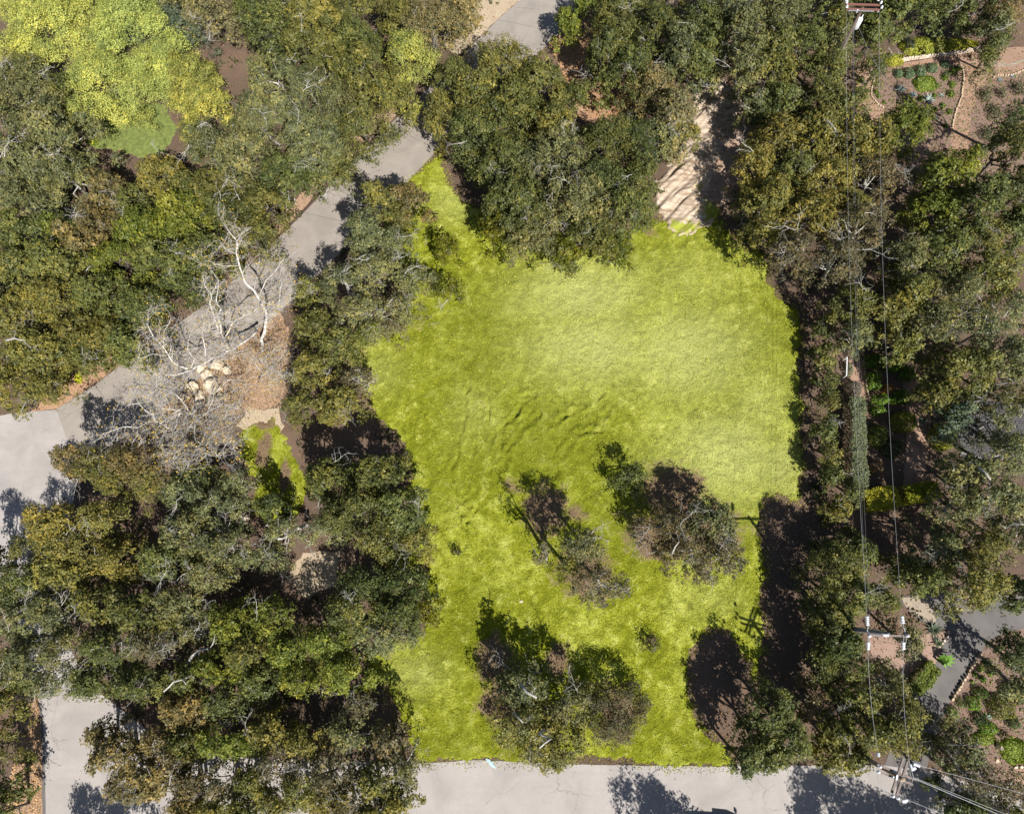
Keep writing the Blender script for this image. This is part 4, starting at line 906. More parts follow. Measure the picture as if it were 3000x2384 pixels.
# fallen and bare pale trunks seen among the crowns
def bare_limb(label, pts, z0, z1, r, seed, cat='branch'):
    rg = np.random.default_rng(seed); w = resample(branch_path(pts, z0, z1), .4, .04, rg); n = len(w)
    root = empty('bare_branch', w[0], label, cat); w = [p - np.array(root.location) for p in w]
    mb = MB(); mb.tube(w, [r * (1 - .6 * i / n) for i in range(n)], 7); mb.build('limb', GREYTWIG, root, smooth=True)
    tw = MB()
    for i in range(2, n, 2):
        twig_set(tw, w[i], rg.normal(0, 1, 3) * np.array([1, 1, .3]), rg.uniform(.8, 1.5), r * .3, rg, 1)
    tag(tw.build('twigs', GREYTWIG, root), kind='stuff')
bare_limb('thick white bare branch standing clear of the grey oaks above the driveway', [(572, 190), (590, 182), (582, 175), (560, 172), (545, 180)], 7.5, 9, .12, 31)
bare_limb('white bare branch in the grey oaks below the thick white one', [(540, 215), (548, 235), (560, 250)], 7.5, 9, .07, 32)
bare_limb('pale fallen trunk beside the boulders and the small green lawn', [(650, 1103), (625, 1112), (600, 1130), (585, 1134)], 1.5, 4.5, .20, 33)
bare_limb('short grey branch above the pale fallen trunk', [(560, 1105), (590, 1098), (612, 1092)], 2.5, 4.5, .14, 34)
bare_limb('thick white limb in the grey top of the big roadside oak', [(1097, 1440), (1110, 1457), (1130, 1468)], 7.4, 8, .13, 35)
bare_limb('white forked limb in the middle of the big roadside oak', [(1145, 1535), (1135, 1545), (1160, 1555), (1135, 1575)], 7.6, 8.6, .10, 36)
bare_limb('white limb at the left of the big roadside oak', [(1080, 1500), (1092, 1510), (1100, 1520)], 7.2, 8, .08, 37)
bare_limb('bleached bare branch among the oaks above the lower left road', [(345, 1455), (365, 1435), (385, 1430), (392, 1440)], 8, 9, .07, 38)
bare_limb('curved grey branch above the brown hollow in the lower left wood', [(395, 1398), (405, 1380), (420, 1368), (440, 1366)], 5.5, 6, .14, 39)
bare_limb('pale bare branch at the far left edge of the wood', [(12, 716), (30, 712), (50, 716)], 8, 8.4, .10, 40)
bare_limb('pale curved branch in the oaks right of the sandy bank', [(1738, 250), (1750, 262), (1760, 275)], 8, 8.6, .08, 41)
bare_limb('white bare branch in the oaks beside the clipped yellow hedges', [(2060, 985), (2075, 995), (2085, 1010)], 8.5, 9, .10, 42)
bare_limb('lone white twig branch in the mid-lawn oak', [(1415, 1165), (1422, 1150), (1430, 1140)], 6.6, 7.2, .06, 43)

# ------------------------------------------------------------------ shrubs, hedges, small plants
def leaf_blob(rg, rx, ry, h, n, leaf, roundness=1.0, lump=.12):
    D = rg.normal(size=(n, 3)); D /= np.linalg.norm(D, axis=1)[:, None]; D[:, 2] = np.abs(D[:, 2])
    k = 1 + lump * (np.sin(D[:, 0] * 7 + rx * 9) + np.sin(D[:, 1] * 6 + 1 + ry * 5)) * .5
    r = rg.uniform(.82, 1.02, n) * k
    C = np.column_stack([D[:, 0] * rx * r, D[:, 1] * ry * r, D[:, 2] * h * r + .03])
    N = D + rg.normal(0, .4, (n, 3)); N /= np.linalg.norm(N, axis=1)[:, None]
    return C, N, leaf * rg.uniform(.6, 1.3, n)

def shrub(name, vx, vy, r, col, label, group=None, h=None, ry=None, leaf=.06, dens=520, cat='shrub', lump=.14, blossoms=None):
    rg = np.random.default_rng(int(vx * 7 + vy * 13))
    c = P(vx, vy); R = np.linalg.norm(P(vx + r, vy) - c); RY = np.linalg.norm(P(vx, vy + (ry or r)) - c)
    hh = h or min(R, RY) * 1.1
    root = empty(name, c, label, cat, group)
    C, N, S = leaf_blob(rg, R, RY, hh, int(dens * math.pi * R * RY) + 60, leaf, lump=lump)
    V, F = tri_cards(C, N, S, rg)
    f = link('foliage', np_mesh('foliage', V, F, {'tone': ('FACE', np.clip(rg.normal(.45, .2, len(C)), 0, 1))}), LEAF, root)
    f.color = (*col, 1)
    mb = MB(); mb.tube([(0, 0, -.02), (.02, 0, hh * .4), (0, .02, hh * .75)], [.05, .035, .015], 5)
    for k in range(4):
        a_ = k * 1.6; mb.tube([(0, 0, hh * .2), (math.cos(a_) * R * .4, math.sin(a_) * RY * .4, hh * .6)], [.025, .01], 4)
    mb.build('stem', BARK, root)
    if blossoms:
        C, N, S = leaf_blob(rg, R, RY, hh * 1.05, blossoms, .07)
        V, F = tri_cards(C, N, S, rg); link('blossom', np_mesh('blossom', V, F), YELLOW, root)
    return root

SAGE = (.12, .19, .11); LIME = (.20, .27, .05); VIVID = (.12, .21, .03)
for i, (cx, cy, r, ry, txt) in enumerate([(1890, 158, 10, 10, 'leftmost'), (1912, 157, 12, 12, 'second from the left'), (1936, 153, 13, 13, 'third from the left'), (1961, 146, 13, 10, 'fourth from the left'), (1988, 138, 9, 8, 'rightmost')]):
    shrub('sage_shrub', cx, cy, r, SAGE, f'rounded blue-green sage shrub, {txt} of the row under the upper garden path', 'blue-green sage shrubs in a row', ry=ry)
shrub('groundcover_shrub', 1946, 177, 26, LIME, 'spreading lime green ground cover in the middle of the agave bed', h=.35, ry=18, leaf=.08)
small = [(2005, 153, 7, 'at the top of the shaded bed'), (2015, 146, 6, 'beside the stone edging at the bed top'), (1988, 166, 6, 'right of the lime ground cover'), (1971, 182, 6, 'right below the lime ground cover'), (1843, 195, 5, 'nearest the curved stone edging'),
         (1849, 204, 4, 'just below the one by the curved stones'), (1861, 217, 3.5, 'at the lower end of the curved stones'), (1938, 210, 6, 'left of the big agave'), (1966, 203, 5, 'touching the big agave'), (1983, 225, 6, 'in the shade right of the big agave'),
         (1968, 232, 5, 'below the big agave'), (1989, 266, 5, 'above the small lower agave'), (1998, 237, 6, 'deep in the bed shade'), (2000, 200, 8, 'largest one in the bed shade'), (2003, 180, 7, 'upper middle of the bed shade')]
for cx, cy, r, txt in small:
    shrub('clipped_shrub', cx, cy, r, (.13, .20, .025), f'small round green clipped shrub {txt}', 'small round green shrubs in the agave bed', lump=.4)
def agave(vx, vy, r, label, col=(.26, .33, .29), n=16, group='agaves in the garden bed'):
    rg = np.random.default_rng(int(vx + vy)); c = P(vx, vy); R = np.linalg.norm(P(vx + r, vy) - c)
    root = empty('agave', c, label, 'agave', group)
    m = simple('agave_leaf_' + str(int(vx)), col, .6, 0, .15, 5)
    for k in range(n):
        a = 2.4 * k + rg.uniform(-.2, .2); el = .25 + .7 * (k / n); L = R * (1.05 - .35 * k / n) * rg.uniform(.85, 1.15)
        d = Vector((math.cos(a) * math.cos(el), math.sin(a) * math.cos(el), math.sin(el))); w = Vector((-math.sin(a), math.cos(a), 0)) * R * .085
        up = Vector((0, 0, .05)); mid = d * L * .45; tip = d * L + Vector((0, 0, -.1 * L)); base = d * .04 + Vector((0, 0, .05))
        mb = MB(); mb.add([base - w * .7, base + w * .7, mid - w + up, mid + w + up, mid - up * .6, tip, base - up * .6], [(0, 4, 2), (1, 3, 4), (0, 6, 4), (6, 1, 4), (2, 4, 5), (4, 3, 5), (2, 5, 3), (0, 2, 3, 1)])
        mb.build('leaf', m, root)
agave(1894, 190, 15, 'grey-green spiky agave under the row of sage shrubs')
agave(1922, 201, 9, 'small blue agave left of the big one', (.25, .36, .40))
agave(1954, 212, 19, 'largest grey-green agave with long spread leaves')
agave(1981, 202, 8, 'small agave right of the largest one')
agave(1967, 250, 8, 'small agave low in the bed, below the largest', (.22, .30, .28))
agave(2104, 170, 8, 'blue-grey agave beside the right-hand stone edging', (.18, .26, .28))
agave(2022 + 108, 162, 7, 'grey agave at the right edge of the upper garden', (.2, .27, .27))
agave(1965, 1324, 23, 'big dark spiky aloe on the left side of the dark asphalt drive', (.06, .08, .045), 26, 'aloes by the drive')
agave(1973, 1352, 17, 'second dark aloe just below the big one by the drive', (.08, .10, .05), 20, 'aloes by the drive')
agave(2082, 1508, 9, 'pale rosette plant between the green domes of the lower garden', (.22, .32, .24))
agave(1724, 1122 - 390, 1, 'tiny rosette at the hedge foot') if False else None
# broad strap-leaved clump leaning over the drive
root = empty('strap_leaf_plant', P(1968, 1386), 'bright green strap-leaved clump leaning over the asphalt drive', 'plant')
sm = simple('strap_leaf', (.12, .24, .03), .5, 0, .2, 3)
for k, (dx, dy) in enumerate([(1.3, .35), (1.45, .1), (1.4, -.25), (1.1, -.55), (.7, .5), (.6, -.7), (.9, .05)]):
    L = Vector((dx, dy, 0)); w = Vector((-dy, dx, 0)).normalized() * .13; mb = MB()
    mb.add([(0, 0, .2), L * .5 - w + Vector((0, 0, .75)), L * .5 + w + Vector((0, 0, .75)), L + Vector((0, 0, .45)), L * .5 + Vector((0, 0, .66))], [(0, 4, 1), (0, 2, 4), (1, 4, 3), (4, 2, 3), (0, 1, 3, 2)])
    mb.build('leaf', sm, root)

def hedge(name, pa, pb, wid, h, col, label, dens=700, leaf=.07):
    rg = np.random.default_rng(int(pa[0] + pb[1])); A = P(*pa); B = P(*pb); d = B - A; L = np.linalg.norm(d); d /= L; s = np.array([-d[1], d[0], 0])
    root = empty(name, (A + B) / 2, label, 'hedge'); o0 = (A + B) / 2
    n = int(dens * (L * wid + 2 * L * h * .4 + 2 * wid * h * .4))
    face = rg.uniform(size=n); U = rg.uniform(-L / 2, L / 2, n); W = rg.uniform(-wid / 2, wid / 2, n); Z = np.full(n, h); N = np.tile([0, 0, 1.0], (n, 1))
    side = face > .62; Z[side] = rg.uniform(.05, h, side.sum()); sg = np.where(rg.uniform(size=n) > .5, 1, -1)
    W = np.where(side & (face < .88), sg * wid / 2, W); U = np.where(face >= .88, sg * L / 2, U)
    N = np.where((side & (face < .88))[:, None], s[None] * sg[:, None], N); N = np.where((face >= .88)[:, None], d[None] * sg[:, None], N)
    wx = U * d[0] + W * s[0] + o0[0]; wy = U * d[1] + W * s[1] + o0[1]
    Z = Z + np.where(side, 0, .16 * vnoise(wx * 2.2, wy * 2.2, 1) + .08 * vnoise(wx * 6, wy * 6, 2)); W = W * (1 + .16 * vnoise(U * 1.6 + 5, U * .3, 3) + .08 * vnoise(U * 5, Z * 3, 1))
    C = U[:, None] * d + W[:, None] * s + Z[:, None] * np.array([0, 0, 1]) + rg.normal(0, .07, (n, 3))
    N = N + rg.normal(0, .4, (n, 3)); N /= np.linalg.norm(N, axis=1)[:, None]
    V, F = tri_cards(C, N, leaf * rg.uniform(.6, 1.3, n), rg)
    f = link('foliage', np_mesh('foliage', V, F, {'tone': ('FACE', np.clip(rg.normal(.5, .25, n), 0, 1))}), LEAF, root); f.color = (*col, 1)
    mb = MB()
    k = max(2, int(L / .9))
    for i in range(k):
        u = -L / 2 + L * (i + .5) / k; q = d * u
        mb.tube([(q[0], q[1], -.02), (q[0], q[1], h * .9)], [.05, .02], 5)
    mb.build('stem', BARK, root)
hedge('clipped_hedge', (1808, 1058), (1872, 1050), 1.55, 1.6, (.36, .34, .03), 'clipped yellow box hedge, sunlit left one of the pair')
hedge('clipped_hedge', (1890, 1046), (1955, 1036), 1.3, 1.6, (.26, .28, .02), 'clipped yellow-green hedge, half shaded right one of the pair')
hedge('long_hedge', (1787, 850), (1791, 1030), 1.05, 2.0, (.14, .165, .105), 'long narrow grey-green clipped hedge beside the earth path')
shrub('dome_shrub', 1790, 823, 19, (.085, .09, .075), 'round grey clipped shrub at the top of the long hedge', h=1.5, ry=20, leaf=.05, dens=900, lump=.02)
shrub('dome_shrub', 1788, 735, 17, (.10, .12, .10), 'grey-green round shrub above the white rail post', h=1.4, ry=24, leaf=.05, dens=700, lump=.04)
shrub('dome_shrub', 1783, 780, 11, (.14, .16, .11), 'loose grey shrub between the two round grey shrubs', h=.9, ry=16)
shrub('dome_shrub', 1895, 891, 28, (.20, .22, .025), 'large round yellow-green topiary left of the brown path', h=2.0, ry=23, leaf=.06, dens=800, lump=.03)
shrub('dome_shrub', 1977, 922, 27, (.22, .25, .025), 'large round yellow-green topiary below the courtyard trees', h=2.0, ry=30, leaf=.06, dens=800, lump=.03)
shrub('dome_shrub', 1842, 920, 20, (.12, .16, .035), 'round green shrub right of the long hedge, lower left of a topiary', h=1.7, ry=25, leaf=.06, dens=700, lump=.05)
shrub('dome_shrub', 1872, 945, 24, (.06, .085, .035), 'dark shrub between the two lower topiaries', h=1.2, ry=22)
shrub('dome_shrub', 1842, 985, 14, (.30, .20, .13), 'pinkish brown shrub below the round green shrub', h=.9, ry=14)
for cx, cy, r, ry, txt in [(1838, 765, 20, 16, 'top left'), (1875, 770, 20, 18, 'top right'), (1834, 805, 16, 20, 'middle left'), (1905, 790, 18, 16, 'far right'), (1850, 845, 20, 12, 'lower left'), (1890, 840, 20, 16, 'lower right'), (1842, 868, 13, 10, 'lowest')]:
    shrub('leafy_shrub', cx, cy, r, (.115, .20, .025), f'vivid green leafy shrub, {txt} of the cluster right of the stone-edged path', 'vivid green shrubs', h=1.3, ry=ry, leaf=.08, lump=.35)
shrub('leafy_shrub', 1865, 822, 12, (.33, .16, .05), 'rust coloured shrub in the middle of the vivid green cluster', h=1.0, ry=12)
for cx, cy, r, txt in [(2072, 205, 13, 'upper left'), (2105, 200, 10, 'upper middle'), (2140, 190, 14, 'upper right'), (2090, 240, 15, 'middle left'), (2130, 245, 13, 'middle right'), (2075, 285, 14, 'lower left'), (2115, 290, 12, 'lower middle'), (2060, 320, 14, 'lowest left'), (2148, 300, 12, 'lower right')]:
    shrub('garden_shrub', cx, cy, r, (.07, .095, .04), f'dark shrub in the shaded bed at the upper right edge, {txt} one', 'dark shrubs in the shaded bed', h=.9, lump=.4, dens=380)
for cx, cy, r, ry, col, txt in [(2092, 1412, 14, 10, (.09, .12, .05), 'straggly dark shrub at the top right of the lower garden'), (2020, 1480, 10, 12, (.12, .17, .05), 'loose green shrub against the stone edging'), (2110, 1545, 14, 10, (.16, .13, .07), 'brownish low shrub right of the lower dome'),
                                (2035, 1530, 14, 12, (.10, .11, .07), 'grey straggly shrub at the lower left of the garden'), (2150, 1400, 18, 16, (.09, .12, .05), 'dark straggly shrub at the right edge above the garden'), (2145, 1470, 14, 14, (.10, .13, .05), 'green shrub at the right edge of the garden'),
                                (1850, 1400, 14, 12, (.11, .13, .06), 'straggly shrub between the pole wires, left of the red flower'), (1990, 160, 9, 7, (.12, .16, .07), 'loose shrub above the shaded agave bed'), (1915, 225, 9, 7, (.14, .16, .06), 'straggly shrub left below the blue agave'), (1935, 235, 7, 6, (.15, .13, .07), 'brown dry shrub low in the agave bed')]:
    shrub('garden_shrub', cx, cy, r, col, txt, ry=ry, lump=.55, dens=420)
# lower right garden (clipped and mounded plants)
for cx, cy, r, ry, col, txt in [(2063, 1407, 7, 8, LIME, 'round lime shrub nearest the stone edging top'), (2083, 1418, 6, 6, LIME, 'round lime shrub right of the topmost one'), (2052, 1419, 5, 6, VIVID, 'small green shrub below the topmost lime shrub'),
                                (2068, 1429, 8, 7, VIVID, 'green round shrub in the middle of the upper bed'), (2046, 1435, 4, 4, LIME, 'tiny lime shrub close to the stone edging'), (2078, 1395, 12, 8, (.10, .17, .07), 'low blue-green mat at the top of the lower garden'),
                                (2047, 1480, 17, 17, (.15, .26, .03), 'vivid green dome shrub left in the lower garden'), (2078, 1532, 21, 15, (.15, .26, .03), 'vivid green dome shrub lower in the garden'), (2104, 1488, 32, 26, (.16, .17, .04), 'big olive dome shrub in the lower garden'),
                                (2062, 1458, 19, 14, (.07, .12, .025), 'dark green shrub behind the left vivid dome'), (2125, 1450, 24, 18, (.06, .11, .05), 'dark blue-green shrub above the olive dome'), (2060, 1512, 18, 16, (.05, .08, .03), 'dark shrub left of the lower vivid dome'),
                                (2130, 1520, 16, 14, (.07, .11, .04), 'dark mat right of the lower vivid dome'), (2002, 1500, 14, 16, (.16, .22, .05), 'light green shrub at the drive corner of the garden')]:
    shrub('garden_shrub', cx, cy, r, col, txt, ry=ry, lump=.2)
shrub('groundcover_shrub', 2132, 1578, 30, (.24, .31, .06), 'bright lime ivy ground cover right of the stone pier', h=.3, ry=30, leaf=.09)
shrub('groundcover_shrub', 2070, 1555, 26, (.24, .29, .06), 'lime ivy ground cover left of the stone pier', h=.3, ry=14, leaf=.09)
shrub('groundcover_shrub', 1880, 128, 22, (.36, .36, .05), 'yellow ground cover at the left end of the low garden wall', h=.5, ry=14, leaf=.08)
shrub('groundcover_shrub', 1935, 100, 45, (.34, .36, .06), 'yellow-green ground cover spreading above the low garden wall', h=.6, ry=20, leaf=.08)
shrub('groundcover_shrub', 2010, 98, 48, (.38, .38, .05), 'yellow ground cover at the right end of the low garden wall', h=.5, ry=15, leaf=.08)
shrub('garden_shrub', 1910, 98, 13, (.09, .11, .09), 'round grey-green shrub inside the yellow ground cover', h=1.0)
shrub('garden_shrub', 1812, 170, 7, (.13, .16, .06), 'small shrub on the left garden path', h=.5)
hedge('curved_hedge', (1958, 1400), (1915, 1450), 1.0, .9, (.13, .17, .03), 'low green hedge along the left edge of the asphalt drive')
shrub('flower_clump', 168, 797, 8, (.25, .30, .02), 'bright yellow flowering clump beside the upper driveway', blossoms=160, h=.5, ry=12, cat='flowers')
shrub('flower_clump', 145, 795, 6, (.12, .16, .02), 'small green and yellow clump left of the flowering one', blossoms=40, h=.5, cat='flowers')
shrub('flower_clump', 198, 297, 13, (.14, .19, .02), 'yellow-flowered shrub in the small green clearing', blossoms=70, h=.8, cat='flowers')
shrub('small_bush', 961, 1160, 12, (.06, .06, .03), 'tiny dark bush alone on the lawn left of centre', h=.9, ry=10, lump=.4)
shrub('small_bush', 1368, 1352, 20, (.085, .08, .045), 'small dark brown bush alone on the lower lawn', h=1.5, ry=20, lump=.4)
shrub('small_bush', 868, 1157, 12, (.09, .09, .04), 'small brown bush at the left lawn edge', h=.9, ry=9, lump=.4)
shrub('small_bush', 1560, 905 - 400, 8, (.2, .2, .06), 'low tuft on the upper lawn edge by the sandy bank', h=.4, lump=.4)
shrub('small_bush', 548, 1065, 18, (.14, .19, .03), 'leafy green bush at the foot of the small striped lawn', h=1.0, ry=14, lump=.35)

# ------------------------------------------------------------------ stones, walls
def stone_mesh(rg, sx, sy, sz):
    V = []
    for z in (-1, 1):
        for k in range(6):
            a = k * math.pi / 3; r = 1 + rg.uniform(-.18, .18)
            s = .8 if z > 0 else 1
            V.append((math.cos(a) * sx / 2 * r * s, math.sin(a) * sy / 2 * r * s, z * sz / 2 + rg.uniform(-.1, .1) * sz))
    F = [tuple(range(5, -1, -1)), tuple(range(6, 12))] + [(k, (k + 1) % 6, 6 + (k + 1) % 6, 6 + k) for k in range(6)]
    me = bpy.data.meshes.new('stone'); me.from_pydata(V, [], F); me.update(); return me
_r = np.random.default_rng(77)
STONES = [stone_mesh(_r, 1, 1, 1) for _ in range(6)]
for s_ in STONES: s_.materials.append(STONE)
PSTONES = [s_.copy() for s_ in STONES]
for s_ in PSTONES: s_.materials.clear(); s_.materials.append(PALESTONE)
def stone_row(name, vpts, size, label, cat='stone edging', pool=STONES, gap=.92, h=.16, rows=1):
    W = [P(*p_) for p_ in vpts]; root = empty(name, W[0], label, cat); k = 0
    for a_, b_ in zip(W[:-1], W[1:]):
        L = np.linalg.norm(b_ - a_); n = max(1, int(L / (size * gap))); ang = math.atan2(b_[1] - a_[1], b_[0] - a_[0])
        for i in range(n):
            for r_ in range(rows):
                p_ = a_ + (b_ - a_) * (i + .5) / n - W[0]
                o = bpy.data.objects.new('stone', pool[k % 6]); COL.objects.link(o); o.parent = root; k += 1
                o.location = (p_[0] + random.uniform(-.03, .03), p_[1] + random.uniform(-.03, .03) + r_ * size * .5, h / 2)
                o.rotation_euler = (0, 0, ang + random.uniform(-.2, .2)); q = random.uniform(.85, 1.15)
                o.scale = (size * q, size * .7 * random.uniform(.85, 1.2), h * random.uniform(.8, 1.3))
stone_row('stone_edging', [(1841, 168), (1835, 185), (1834, 204), (1846, 219), (1861, 230)], .24, 'curved row of small tan stones along the left garden path')
stone_row('stone_edging', [(1997, 140), (2020, 140), (2027, 147), (2028, 168), (2024, 204), (2011, 237), (2004, 270)], .24, 'row of tan stones down the right side of the agave bed')
stone_row('stone_edging', [(2089, 166), (2098, 160), (2124, 161), (2140, 155), (2165, 145)], .24, 'row of stones along the right-hand upper garden bed')
stone_row('garden_wall', [(1884, 132), (1905, 128), (1939, 123), (1975, 119), (2015, 114), (2062, 104)], .34, 'low pale stone wall holding the yellow ground cover', 'wall', PSTONES, .72, .35)
stone_row('stone_edging', [(2067, 1373), (2050, 1394), (2035, 1420), (2018, 1447), (2002, 1474)], .30, 'row of sandstone blocks along the right side of the asphalt drive', gap=.95, h=.25)
stone_row('stone_edging', [(1816, 735), (1819, 780), (1822, 810), (1830, 840)], .26, 'shaded row of flat stones beside the earth path')
stone_row('stone_edging', [(1995, 1325), (1996, 1336), (1985, 1352), (1975, 1362)], .28, 'short pale stone kerb around the aloes', pool=PSTONES)
stone_row('stone_edging', [(2133, 1615), (2165, 1612)], .35, 'pale stones below the lime ivy at the right edge', pool=PSTONES)
stone_row('stone_pier', [(2099, 1562), (2099, 1578)], .36, 'white-topped stone pier in the ivy of the lower garden', 'pier', PSTONES, 1.0, .7)
stone_row('brick_step', [(2099, 1590), (2100, 1612)], .38, 'row of brown stepping bricks below the stone pier', 'steps', STONES, 1.1, .12)

def boulder(vx, vy, r, label, seed, h=.6, mat=BOULDER, group='pale boulders', ry=None):
    rg = np.random.default_rng(seed); c = P(vx, vy); R = np.linalg.norm(P(vx + r, vy) - c)
    import bmesh
    bm = bmesh.new(); bmesh.ops.create_icosphere(bm, subdivisions=3, radius=1)
    for v in bm.verts:
        k = 1 + .22 * math.sin(v.co.x * 2.3 + seed) * math.cos(v.co.y * 2.7 + seed * 2) + .12 * math.sin(v.co.z * 5 + v.co.x * 4 + seed) + .05 * math.sin(v.co.x * 11 + v.co.y * 9)
        v.co *= k
        v.co.x = round(v.co.x * 3.2) / 3.2 * .35 + v.co.x * .65; v.co.y = round(v.co.y * 3) / 3 * .35 + v.co.y * .65
        v.co.z = max(v.co.z, -.4)
    bmesh.ops.scale(bm, vec=(R, (ry or r) / r * R, h), verts=bm.verts)
    me = bpy.data.meshes.new('boulder'); bm.to_mesh(me); bm.free(); me.materials.append(mat)
    o = bpy.data.objects.new('boulder', me); COL.objects.link(o); o.location = (c[0], c[1], h * .25); o.rotation_euler = (0, 0, rg.uniform(0, 6))
    tag(o, label, 'boulder', group)
boulder(450, 815, 17, 'largest cream boulder under the white sycamores', 1, .8, ry=15)
boulder(423, 840, 15, 'flat cream rock just below left of the largest boulder', 2, .5, ry=8)
boulder(462, 768, 13, 'tan boulder above the largest one, in sycamore twigs', 3, .6)
boulder(405, 815, 12, 'grey-cream rock left of the largest boulder', 4, .5)
boulder(480, 780, 9, 'small cream rock right of the tan boulder', 5, .4)
boulder(436, 790, 11, 'cream rock between the tan and largest boulders', 6, .5)
boulder(385, 838, 12, 'brown rock at the left end of the boulder group', 7, .5, STONE)
boulder(466, 836, 8, 'small cream rock right of the flat one', 8, .35)
boulder(425, 775, 10, 'grey rock at the upper edge of the boulder group', 9, .4)
boulder(508, 1083, 7, 'small pink-white stone at the lower end of the striped lawn, upper one', 10, .4, PALESTONE)
boulder(519, 1092, 8, 'pink-white stone at the lower end of the striped lawn, largest one', 11, .4, PALESTONE)
boulder(524, 1102, 5, 'small yellowish stone below the pink-white ones', 12, .3, STONE)
boulder(540, 1075, 9, 'flat mossy slab beside the pink-white stones', 13, .2, simple('mossy_stone', (.2, .16, .05), .9), ry=14)
boulder(915, 1445 - 535, 2, 'white pebble on the left part of the lawn', 14, .12, PALESTONE)
boulder(1098, 1265, 4, 'small pale stone on the lawn below the brown oak', 15, .15, PALESTONE)
boulder(478, 1187, 11, 'flat tan rock in the gap of the grey oaks', 16, .4, STONE)
boulder(918, 1838 - 650, 1.5, 'white stone speck at the left lawn edge', 17, .1, PALESTONE)
boulder(1350, 2096 * .7187 - 40, 2, 'pale pebble on the lower lawn', 18, .1, PALESTONE)
boulder(1440, 1568, 2, 'white pebble on the lawn near the bottom road', 19, .12, PALESTONE)

# wooden pegs retaining the mulch left of the driveway
for vx, vy, txt in [(622, 430, 'topmost'), (604, 443, 'second from the top'), (597, 455, 'third from the top'), (587, 471, 'lowest')]:
    mb = MB(); c = P(vx, vy); mb.tube([(0, 0, -.05), (.02, .15, .25), (.02, .55, .35)], [.05, .05, .04], 6); o = mb.build('timber_peg', GREYTWIG, None); o.location = c
    tag(o, f'pale timber peg in the mulch bank beside the driveway, {txt}', 'peg', 'pale timber pegs')

# letter box post pair and pale marker by the driveway
c = P(836, 203); root = empty('letterbox', c, 'white topped box on a post between oaks above the driveway', 'letterbox')
mb = MB(); mb.box((0, 0, .75), (.09, .09, 1.5)); mb.build('post', WOOD, root)
mb = MB(); mb.box((0, 0, 1.62), (.5, .62, .26), rz=.4); mb.build('box_body', simple('pale_metal', (.72, .66, .60), .5), root)
mb = MB(); mb.tube([(-.20, -.28, 1.76), (.24, .28, 1.76)], [.16, .16], 8); mb.build('lid', simple('cream_metal', (.78, .73, .66), .5), root)
for vx, vy, txt in [(868, 216, 'right-hand'), (856, 234, 'left-hand')]:
    mb = MB(); mb.lathe((0, 0, -.05), [(0, .10), (1.0, .10), (1.12, .10), (1.16, .04)], 10); o = mb.build('bollard', simple('dark_post', (.05, .045, .04), .6)); o.location = P(vx, vy)
    tag(o, f'dark round {txt} post near the letterbox by the driveway', 'bollard', 'dark posts by the driveway')
mb = MB(); mb.lathe((0, 0, 0), [(0, .10), (.12, .09), (.16, .03)], 10); o = mb.build('marker_stone', PALESTONE); o.location = P(831, 247 - 3)
tag(o, 'small white round marker at the driveway edge below the letterbox', 'marker')
# white rail by the long hedge
root = empty('garden_rail', P(1773, 778), 'thin white rail standing left of the loose grey shrub', 'rail')
A_ = P(1774, 759); B_ = P(1773, 797); o0 = np.array(root.location)
mb = MB(); mb.bar(A_ - o0 + np.array([0, 0, 1.0]), B_ - o0 + np.array([0, 0, 1.0]), .07, .07); mb.build('rail', PORCELAIN, root)
for q in (A_, B_):
    mb = MB(); mb.box(q - o0 + np.array([0, 0, .48]), (.07, .07, .95)); mb.build('post', PORCELAIN, root)
# pale blue painted patch and red survey marks
sheet('pale_blue_marking', [(1022, 1596), (1032, 1598), (1042, 1612), (1046, 1618), (1036, 1614), (1028, 1606)], .050, PALEBLUE, depth=.004)
mk = MB()
for q in [(1960, 1411), (1967, 1408), (1971, 1406), (1963, 1415), (1958, 1414)]:
    p_ = P(*q, .019); mk.box(p_, (.22, .06, .002), rz=random.uniform(0, 3))
tag(mk.build('painted_marks', PAINTRED), 'small red paint marks sprayed on the dark asphalt drive', 'marking')
mb = MB(); mb.tube([P(*q, .04) for q in [(2112, 134), (2120, 137), (2130, 136), (2142, 131), (2156, 127), (2170, 125)]], .025, 5)
tag(mb.build('garden_hose', HOSE), 'thin pale green hose lying on the dirt at the upper right', 'hose')
mb = MB(); a_ = P(1540, 433, .05); mb.tube([a_, P(1543, 441, .05)], .03, 5)
tag(mb.build('pipe', PORCELAIN), 'short white pipe lying in the shade right of the lawn tip', 'pipe')

for nm, pl, cnt in (('upper right garden beds', [(1835, 140), (2030, 130), (2170, 150), (2200, 400), (2020, 430), (1900, 330), (1840, 260)], 9000), ('lower right garden', [(2066, 1380), (2250, 1290), (2280, 1640), (2100, 1640), (1995, 1560)], 6000)):
    scatter('bed_litter', pl, cnt, (.30, .20, .13), .05, 'bark chips and leaves lying on the ' + nm)
    scatter('bed_seedlings', pl, cnt // 4, (.12, .17, .05), .08, 'tiny green seedlings and weeds in the ' + nm, .05)

# ------------------------------------------------------------------ utility poles and wires
PZ = 11.0
def bell(mb, a, d, k=5, r=.11, L=.5):
    """string insulator: discs on an axis"""
    a = Vector([float(c) for c in a]); d = Vector([float(c) for c in d]).normalized()
    prof = []
    for i in range(k):
        h = L * i / k; prof += [(h, r * .45), (h + L * .25 / k, r), (h + L * .6 / k, r), (h + L * .8 / k, r * .45)]
    prof.append((L, r * .3)); mb.lathe(a, prof, 10, d)

def pin_insulator(mb, p):
    mb.lathe(p, [(0, .03), (.12, .03), (.13, .10), (.20, .11), (.24, .06), (.30, .09), (.36, .04)], 10)

